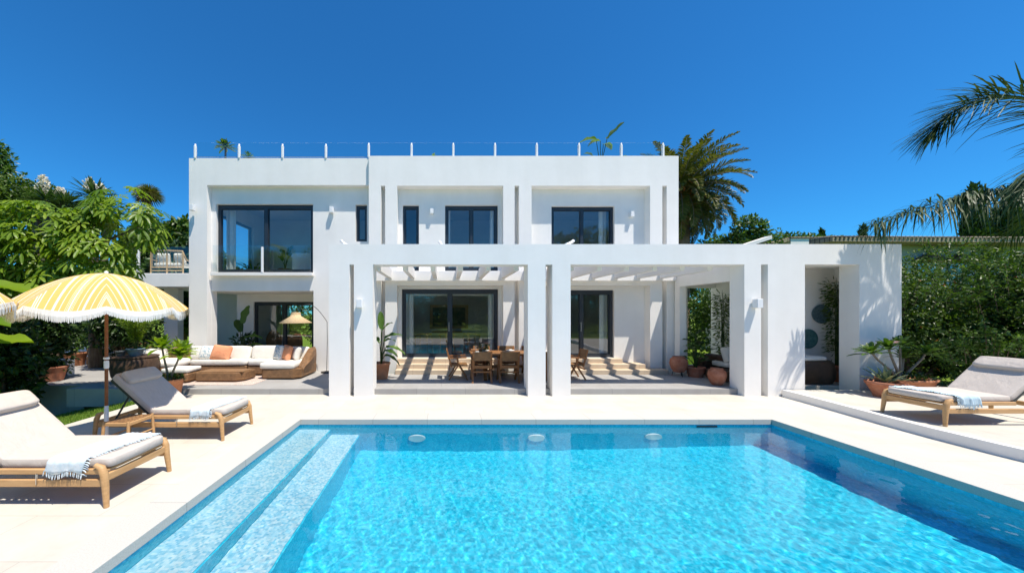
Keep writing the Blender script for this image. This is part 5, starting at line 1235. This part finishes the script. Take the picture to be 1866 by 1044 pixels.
# Canary palm behind the house on the right
cpx, cpz = yc(1240, 352, 19)
t = thing('date_palm', 'big feathery date palm rising behind the right end of the house', 'palm tree', (cpx, 19, 0)); s = MB(); s.tube([(0, 0, 0), (0, 0, cpz * .6), (0, 0, cpz)], [.45, .42, .5], 14); s.build('trunk', 'trunk_palm', t, True)
L = Leaves(); Dd = Leaves(); rb = MB(); g = np.random.default_rng(7)
for i in range(104):
    a = i * 2.39996 + g.uniform(-.15, .15); el = 1.45 - 2.4 * (i / 104) ** .95; frond(L, rb, (0.2 * math.cos(a), .2 * math.sin(a), cpz + .1), a, el, 3.35 * g.uniform(.85, 1.06), 1.0 + .35 * g.random(), .55, 62, .22, .06, .55, g.uniform(-.2, .2), .1, .035)
for i in range(16):
    a = i * 2.4; frond(Dd, None, (0.25 * math.cos(a), .25 * math.sin(a), cpz - .2), a, -.8, 2.2, .7, .35, 30, .4, .03, .3)
n = 700; P = np.array([0, -.35, cpz - .2]) + rng.normal(size=(n, 3)) * [.5, .35, .4]; fr_ = Leaves(); fr_.small(P, rdir(n) + [0, -.3, -.4], rdir(n), .2, .06)
rb.build('frond_stems', 'stem', t, True); L.build('fronds', 'leaf_palm', t, False, True); Dd.build('dead_fronds', 'leaf_dead', t, False, True); struct(fr_.build('dates', 'bloom_orange', t, False, True), 'stuff')
tree('broadleaf_tree', 'dense green tree right of the date palm behind the pergola', 'tree', (17.9, 19.5, 0), [(17.9, 19.5, 0), (17.9, 19.5, 3), (17.8, 19.5, 4.4)], .25, sub_blobs((17.7, 19.5, 5.9), (2.1, 1.5, 1.75), 18, .36, 9), 9000, .24, 'leaf_mid', .75, seed=35)
bushy('garden_hedge', 'dark hedge seen far behind through the porch room', (-6.0, 20.2, 1.6), (4.2, .9, 2.2), 9000, .2, 'leaf_mid', 'hedge', seed=38, keep=.9, subs=24)
bushy('garden_shrub', 'dark shrub filling the space under the date palm', (13.8, 20.5, 3.4), (2.6, 1.0, 3.5), 8000, .2, 'leaf_dark', seed=36, keep=.85, subs=18)
bushy('garden_hedge', 'bright leafy hedge seen through the back opening of the alcove', (13.0, 15.2, 1.75), (2.2, .9, 1.8), 9000, .16, 'leaf_hedge', 'hedge', seed=37, keep=.85, subs=22)
# queen palm off the right edge, its fronds over the hedge and its shadow on the wall
qx, qy, qz = 14.9, 6.6, 4.9
t = thing('queen_palm', 'arching queen palm fronds hanging in from the right picture edge', 'palm tree', (qx, qy, 0)); s = MB(); s.tube([(.5, .2, 0), (.2, .1, 2.6), (0, 0, qz)], [.17, .14, .12], 12); s.build('trunk', 'trunk_palm', t, True)
L = Leaves(); rb = MB(); g = np.random.default_rng(12)
def path_frond(pts, leaf, nl, hang, wd, fw=.7, sd=.45, dn=.5, uph=0.0, rad=.022):
    """a frond along given points (local to the palm); pendulous leaflets trail towards the tip"""
    A = np.array(pts, dtype=float); t_ = np.linspace(0, len(A) - 1, 40); k = np.clip(t_.astype(int), 0, len(A) - 2); f = (t_ - k)[:, None]
    P0 = A[np.clip(k - 1, 0, None)]; P1 = A[k]; P2 = A[k + 1]; P3 = A[np.clip(k + 2, None, len(A) - 1)]
    Q = .5 * (2 * P1 + (P2 - P0) * f + (2 * P0 - 5 * P1 + 4 * P2 - P3) * f ** 2 + (3 * P1 - P0 - 3 * P2 + P3) * f ** 3)
    rb.tube(Q, np.linspace(rad, rad * .25, 40), 6, False); u = np.sort(rng.uniform(.10, 1, nl)) * 39; k = np.clip(u.astype(int), 0, 38); f = (u - k)[:, None]; P = Q[k] * (1 - f) + Q[k + 1] * f; T = norm(Q[k + 1] - Q[k]); side = norm(np.cross(T, [0, 0, 1.0])); up_ = np.cross(side, T)
    for sg in (-1, 1):
        d = T * fw + side * sg * sd * rng.uniform(.3, 1.5, nl)[:, None] + np.array([0, 0, -dn]) * rng.uniform(.3, 1.4, nl)[:, None] + up_ * uph * rng.uniform(0, 1.6, nl)[:, None] + rng.normal(size=(nl, 3)) * .13
        L.blade(P, d, up_, leaf * (.55 + .45 * np.sin(PI * u / 39)) * rng.uniform(.75, 1.1, nl), wd, hang * rng.uniform(.5, 1.4, nl), rng.random(nl), .15, (.9, 1, .55))
q3 = lambda a: [((px - 812) * Y / 600 - qx, Y - qy, CAM_H - (py - 570) * Y / 600) for px, py, Y in a]
path_frond([(0, 0, qz)] + q3([(2010, 262, 6.6), (1935, 205, 6.7), (1866, 178, 6.8), (1800, 178, 6.9), (1745, 200, 7.0), (1702, 236, 7.1)]), 1.1, 230, .28, .026, .75, .5, .5, .6)
path_frond([(0, 0, qz)] + q3([(2000, 352, 6.8), (1920, 346, 6.9), (1840, 352, 6.95), (1760, 362, 7.0), (1680, 382, 7.05), (1592, 412, 7.1)]), .80, 300, .95, .026, .5, .55, .15, 1.0)
path_frond([(0, 0, qz)] + q3([(2030, 300, 6.3), (1965, 280, 6.2), (1900, 300, 6.15), (1868, 345, 6.1)]), .9, 80, .4, .028, .7, .5, .5, .3)
for (az, el, ln, bd) in ((1.0, .6, 4, 1.6), (-1.0, .6, 4, 1.6), (0, .7, 4, 1.5), (.5, .2, 4, 1.5), (-.5, .2, 4, 1.5), (.2, 1.2, 4.0, 1.3), (1.5, -.1, 3, .9)):
    frond(L, rb, (.1 * math.cos(az), .1 * math.sin(az), qz), az, el, ln, bd, .78, 70, .55, .022, .25, 0, .16, .022, .22)
rb.build('frond_stems', 'leaf_mid', t, True); L.build('fronds', 'leaf_queen', t, False, True)
# hedges on the right
def hedge(label, c, r, n, size, seed, m='leaf_hedge', flowers=0):
    t = bushy('flowering_hedge', label, c, r, n, size, m, 'hedge', .66, seed, .5, 40, kk=.30)
    g = np.random.default_rng(seed + 5); s = MB(); L = Leaves()
    for i in range(46):      # loose arching shoots that break the outline
        a = g.uniform(PI * .95, PI * 2.05); q = g.uniform(.55, .95); p0 = np.array([c[0] + r[0] * q * math.cos(a), c[1] + r[1] * q * math.sin(a) * .9, c[2] + r[2] * math.sqrt(max(.02, 1 - q * q)) * g.uniform(.4, .95)])
        d0 = norm(np.array([math.cos(a) * .5, math.sin(a) * .5, g.uniform(.5, 1.4)])); ln = g.uniform(.3, .75); pts = [p0 - d0 * .25, p0, p0 + d0 * ln * .6, p0 + d0 * ln + np.array([math.cos(a) * .12, math.sin(a) * .12, -.06])]; s.tube(pts, [.007, .006, .004, .002], 4, False)
        n = 22; u = g.uniform(.1, 1, n)[:, None]; P = pts[1] * (1 - u) + pts[3] * u; L.small(P, rdir(n) + d0 * .5, rdir(n), g.uniform(.06, .13, n), .05)
    s.build('twigs', 'bark', t); L.build('shoots', 'leaf_mid', t)
    if flowers:
        P, D = blob_points(flowers, sub_blobs(c, r, 34, .34, seed), .95); k = D[:, 1] < 0; L = Leaves(); L.small(P[k], rdir(int(k.sum())), rdir(int(k.sum())), .09, .07); struct(L.build('flowers', 'bloom_orange', t), 'stuff')
    return t
hedge('tall leafy hedge right of the pergola wall, nearest the white wall', (12.6, 8.95, 1.5), (1.65, 1.0, 1.85), 32000, .092, 41, flowers=90)
hedge('tall leafy hedge behind the lounger on the raised terrace', (15.2, 8.3, 1.62), (2.2, 1.3, 2.05), 42000, .092, 42, flowers=120)
hedge('darker hedge at the right edge behind the white lounger', (13.9, 7.65, .75), (2.6, .55, .95), 22000, .085, 43, 'leaf_mid')
hedge('upper hedge top in front of the neighbouring house at right', (18.9, 11.0, 2.4), (3.8, 1.3, 2.2), 24000, .12, 44)
# neighbouring house
nb = thing('neighbour_house', 'low neighbouring house with brown tiled roof edge and blue grey wall behind the hedge', 'house', (30, 22, 0))
X0, X1 = 662 * 20 / 600, 1180 * 20 / 600; ZT = CAM_H + 131 * 20 / 600
b = MB(); b.box(X0, X1, 20, 28, 0, ZT - .16); b.build('wall', 'grey_wall', nb)
b = MB(); b.box(X0 - .1, X1, 19.965, 19.998, ZT - 1.0, ZT - .86); b.build('string_course', 'grey_wall', nb)
b = MB(); V = [(X0 - .2, 18.6, ZT - .33), (X1, 18.6, ZT - .43), (X1, 18.6, ZT - .20), (X0 - .2, 18.6, ZT - .10), (X0 - .2, 28, ZT + .04), (X1, 28, ZT), (X1, 28, ZT + 1.4), (X0 - .2, 28, ZT + 1.5)]
b.add(V, [(0, 1, 2, 3), (3, 2, 6, 7), (0, 3, 7, 4), (1, 5, 6, 2), (4, 7, 6, 5), (0, 4, 5, 1)])
for k in range(int((X1 - X0) / .24)):
    x = X0 + k * .24; f = k * .24 / (X1 - X0); b.tube([(x, 18.55, ZT - .09 - .10 * f), (x, 19.7, ZT + .09 - .1 * f)], .07, 7)
b.build('roof', 'roof_tile', nb)
for px in (1690, 1748):
    x = (px - 812) * 19.9 / 600; b = MB(); b.box(x - .62, x + .62, 19.93, 19.995, 3.9, 5.05); o = b.build('window', 'frame', nb); b = MB(); b.box(x - .55, x + .55, 19.90, 19.925, 4.0, 4.95); b.build('pane', 'glass', o)
    b = MB(); b.add([(x - .95, 19.2, 5.10), (x + .95, 19.2, 5.10), (x, 19.85, 5.62), (x - .95, 19.99, 5.10), (x + .95, 19.99, 5.10)], [(0, 1, 2), (0, 2, 3), (1, 4, 2), (0, 3, 4, 1), (2, 4, 3)]); b.build('window_hood', 'brown_hood', nb)
an = thing('annex', 'white annex with tiled roof edge just above the pergola top', 'building', (20, 20, 0))
at2 = lambda px, py, Y: ((px - 812) * Y / 600, Y, CAM_H - (py - 570) * Y / 600)
b = MB(); a0, a1 = at2(1441, 450, 19), at2(1474, 435, 19); b.box(a0[0], a1[0], 19, 22, 0, a1[2]); b.build('wall', 'plaster', an)
b = MB(); b.rbox(a0[0] - .05, a1[0] + .2, 18.95, 22.1, a1[2] + .002, a1[2] + .10, .01); q0 = at2(1404, 446, 19); b.add([(q0[0], 19, q0[2]), (a0[0], 19, a1[2] + .08), (a0[0], 22, a1[2] + .08), (q0[0], 22, q0[2]), (q0[0], 19, q0[2] - .14), (a0[0], 19, a1[2] - .1), (a0[0], 22, a1[2] - .1), (q0[0], 22, q0[2] - .14)], [(0, 1, 2, 3), (0, 4, 5, 1), (7, 6, 5, 4), (0, 3, 7, 4)]); b.build('roof', 'roof_tile', an)
gv = thing('gable', 'white sloping gable edge peeking over the pergola', 'building', (17, 17, 0))
g0, g1 = at2(1352, 449, 17), at2(1407, 431, 17); b = MB(); b.add([(g0[0], 17, g0[2] - .12), (g1[0], 17, g1[2] - .12), (g1[0], 17, g1[2] + .06), (g0[0], 17, g0[2] + .06), (g0[0], 17.5, g0[2] - .12), (g1[0], 17.5, g1[2] - .12), (g1[0], 17.5, g1[2] + .06), (g0[0], 17.5, g0[2] + .06)], [(0, 1, 2, 3), (7, 6, 5, 4), (3, 2, 6, 7), (1, 5, 6, 2), (0, 4, 5, 1), (0, 3, 7, 4)]); b.build('verge', 'plaster', gv)
b = MB(); b.box(g0[0] - .3, g1[0] - .35, 17.1, 19, 0, g0[2] - .15); b.build('wall', 'plaster', gv)
def cypress(label, px, ptop, Y, w, seed):
    x, _, z = at2(px, ptop, Y); ww = w * Y / 600 / 2; t = thing('cypress', label, 'tree', (x, Y, 0), 'cypresses beyond the neighbouring roof'); s = MB(); s.tube([(x, Y, 0), (x, Y, z - .8)], [.2, .05], 7); s.build('trunk', 'bark', t)
    B = [(x, Y, 1.5 + (z - 1.5) * f, ww * (1.0 - .75 * f ** 1.6), ww * (1.0 - .75 * f ** 1.6), (z - 1.5) * .12) for f in np.linspace(0, .93, 13)]; P, D = blob_points(9000, B, .55); d = D * .4 + np.array([0, 0, .8]) + rdir(len(P)) * .4; L = Leaves(); L.small(P, d, D, .55 * rng.uniform(.7, 1.2, len(P)), .26); L.build('crown', 'leaf_dark', t)
cypress('tall dark cypress behind the drooping palm frond', 1776, 350, 34, 44, 51); cypress('dark cypress at the right edge behind palm fronds', 1846, 352, 34, 52, 52); cypress('slim dark cypress between the two wider ones', 1816, 392, 36, 20, 53); cypress('tiny round treetop just above the neighbouring roof', 1572, 420, 46, 16, 54); cypress('tiny treetop low above the white annex', 1497, 427, 46, 12, 55)
bushy('far_shrub', 'leafy green mass above the neighbouring roof at the right edge', (44, 40, 9.2), (9, 2, 2.2), 9000, .45, 'leaf_mid', seed=56, keep=.85, subs=24)
# what stands behind the camera and shows only in the glass and the water
for k, (x, y, r, h, lab) in enumerate(((-16, -14, 4.6, 8.2, 'broad tree across the garden, mirrored in the upper left window'), (1.5, -15, 4.0, 5.0, 'dark tree across the garden, mirrored in the main door'), (14.5, -14, 5.4, 10.5, 'tall tree across the garden, mirrored in the upper right door'), (21, -11, 4.0, 5.2, 'round tree across the garden at the far right end'))):
    tree('garden_tree', lab, 'tree', (x, y, -.03), [(x, y, -.03), (x, y, h * .4), (x, y, h * .6)], .25, sub_blobs((x, y, h * .6), (r, 1.6, h * .5), 22, .34, 60 + k), 9000, .4, 'leaf_mid', .85, seed=70 + k, group='garden trees across from the house')
bushy('garden_hedge', 'long dark hedge across the pool, mirrored in the glass doors', (-5.5, -7.5, 1.9), (8.0, .8, 2.1), 22000, .2, 'leaf_dark', 'hedge', seed=80, keep=.9, subs=60, kk=.30)
bushy('garden_hedge', 'second dark hedge across the pool, mirrored in the right door', (9.5, -7.5, 1.6), (8.0, .8, 1.7), 20000, .2, 'leaf_dark', 'hedge', seed=81, keep=.9, subs=60, kk=.30)

# rattan loveseat upstairs
lv = thing('rattan_loveseat', 'rattan loveseat with white cushions on the upstairs side balcony', 'loveseat', (-10.75, 12.9, 3.442))
for sx in (-.62, .0, .62): b = MB(); b.tube([(sx, -.2, 0), (sx, -.2, .70), (sx * .97, -.2, .92)], .028, 7); b.build('leg', 'rattan', lv, True)
b = MB(); b.tube([(-.62, .35, .55), (-.66, -.1, .62), (-.60, -.2, .93), (0, -.22, .95), (.60, -.2, .93), (.66, -.1, .62), (.62, .35, .55)], .032, 8)
for z in (.18, .30): b.tube([(-.62, -.2, z), (.62, -.2, z)], .022, 7)
for i in range(9): b.tube([(-.55 + i * .137, -.2, .30), (-.55 + i * .137, -.2, .92)], .008, 5)
b.build('backrest', 'rattan', lv, True)
b = MB(); b.cushion(0, .12, .42, .58, .3, .07, .25, 10); b.build('seat', 'cream_fabric', lv, True)
pillow('white pillow at the left of the upstairs rattan loveseat', -11.05, 12.92, 4.13, .42, .42, 'cream_fabric', 10, 15, 0, 21); pillow('white pillow at the right of the upstairs rattan loveseat', -10.42, 12.92, 4.13, .42, .42, 'cream_fabric', -10, 15, 0, 22)

# ================================================================== light, sky, camera
sx_, sy_, sz_ = .31, -.27, 1.0
el = math.atan2(sz_, math.hypot(sx_, sy_)); az = math.atan2(sx_, sy_)      # from +Y towards +X
sun = bpy.data.lights.new('sun', 'SUN'); sun.energy = SUN; sun.angle = R(.53); sun.color = (1, .93, .82)
so = bpy.data.objects.new('sun', sun); C.objects.link(so); so.rotation_euler = Vector((sx_, sy_, sz_)).to_track_quat('Z', 'Y').to_euler(); so.location = (8, -8, 25)
w = bpy.data.worlds.new('World'); S.world = w; w.use_nodes = True; nt = w.node_tree; bg = nt.nodes['Background']
sk = nt.nodes.new('ShaderNodeTexSky'); sk.sky_type = 'NISHITA'; sk.sun_disc = False; sk.sun_elevation = el; sk.sun_rotation = az; sk.altitude = 0; sk.air_density = AIR; sk.dust_density = DUST; sk.ozone_density = OZ
tn = nt.nodes.new('ShaderNodeMixRGB'); tn.blend_type = 'MULTIPLY'; tn.inputs['Fac'].default_value = 1; tn.inputs['Color2'].default_value = (*SKY_TINT, 1)
nt.links.new(sk.outputs[0], tn.inputs['Color1']); nt.links.new(tn.outputs[0], bg.inputs['Color']); bg.inputs['Strength'].default_value = SKY
if CAUSTIC:
    sun.cycles.is_caustics_light = True; water.cycles.is_caustics_caster = True
    for o in S.objects:
        if o.name in ('pool', 'pool_steps', 'pool_step_treads') or o.name.startswith('pool_light'): o.cycles.is_caustics_receiver = True
cam = bpy.data.cameras.new('camera'); co_ = bpy.data.objects.new('camera', cam); C.objects.link(co_); S.camera = co_
co_.location = (0, 0, CAM_H); co_.rotation_euler = (PI / 2, 0, 0); cam.sensor_width = 36; cam.lens = 36 * 600 / 1866; cam.shift_x = (933 - 812) / 1866; cam.shift_y = (570 - 522) / 1866; cam.clip_start = .05; cam.clip_end = 2000
S.view_settings.view_transform = 'Standard'; S.view_settings.look = 'None'; S.view_settings.exposure = EXPO; S.view_settings.gamma = 1
S.cycles.use_denoising = True; S.cycles.max_bounces = 16; S.cycles.transparent_max_bounces = 12; S.cycles.transmission_bounces = 8; S.cycles.diffuse_bounces = 12; S.cycles.glossy_bounces = 4
S.cycles.caustics_reflective = False; S.cycles.caustics_refractive = True; S.cycles.sample_clamp_indirect = 6
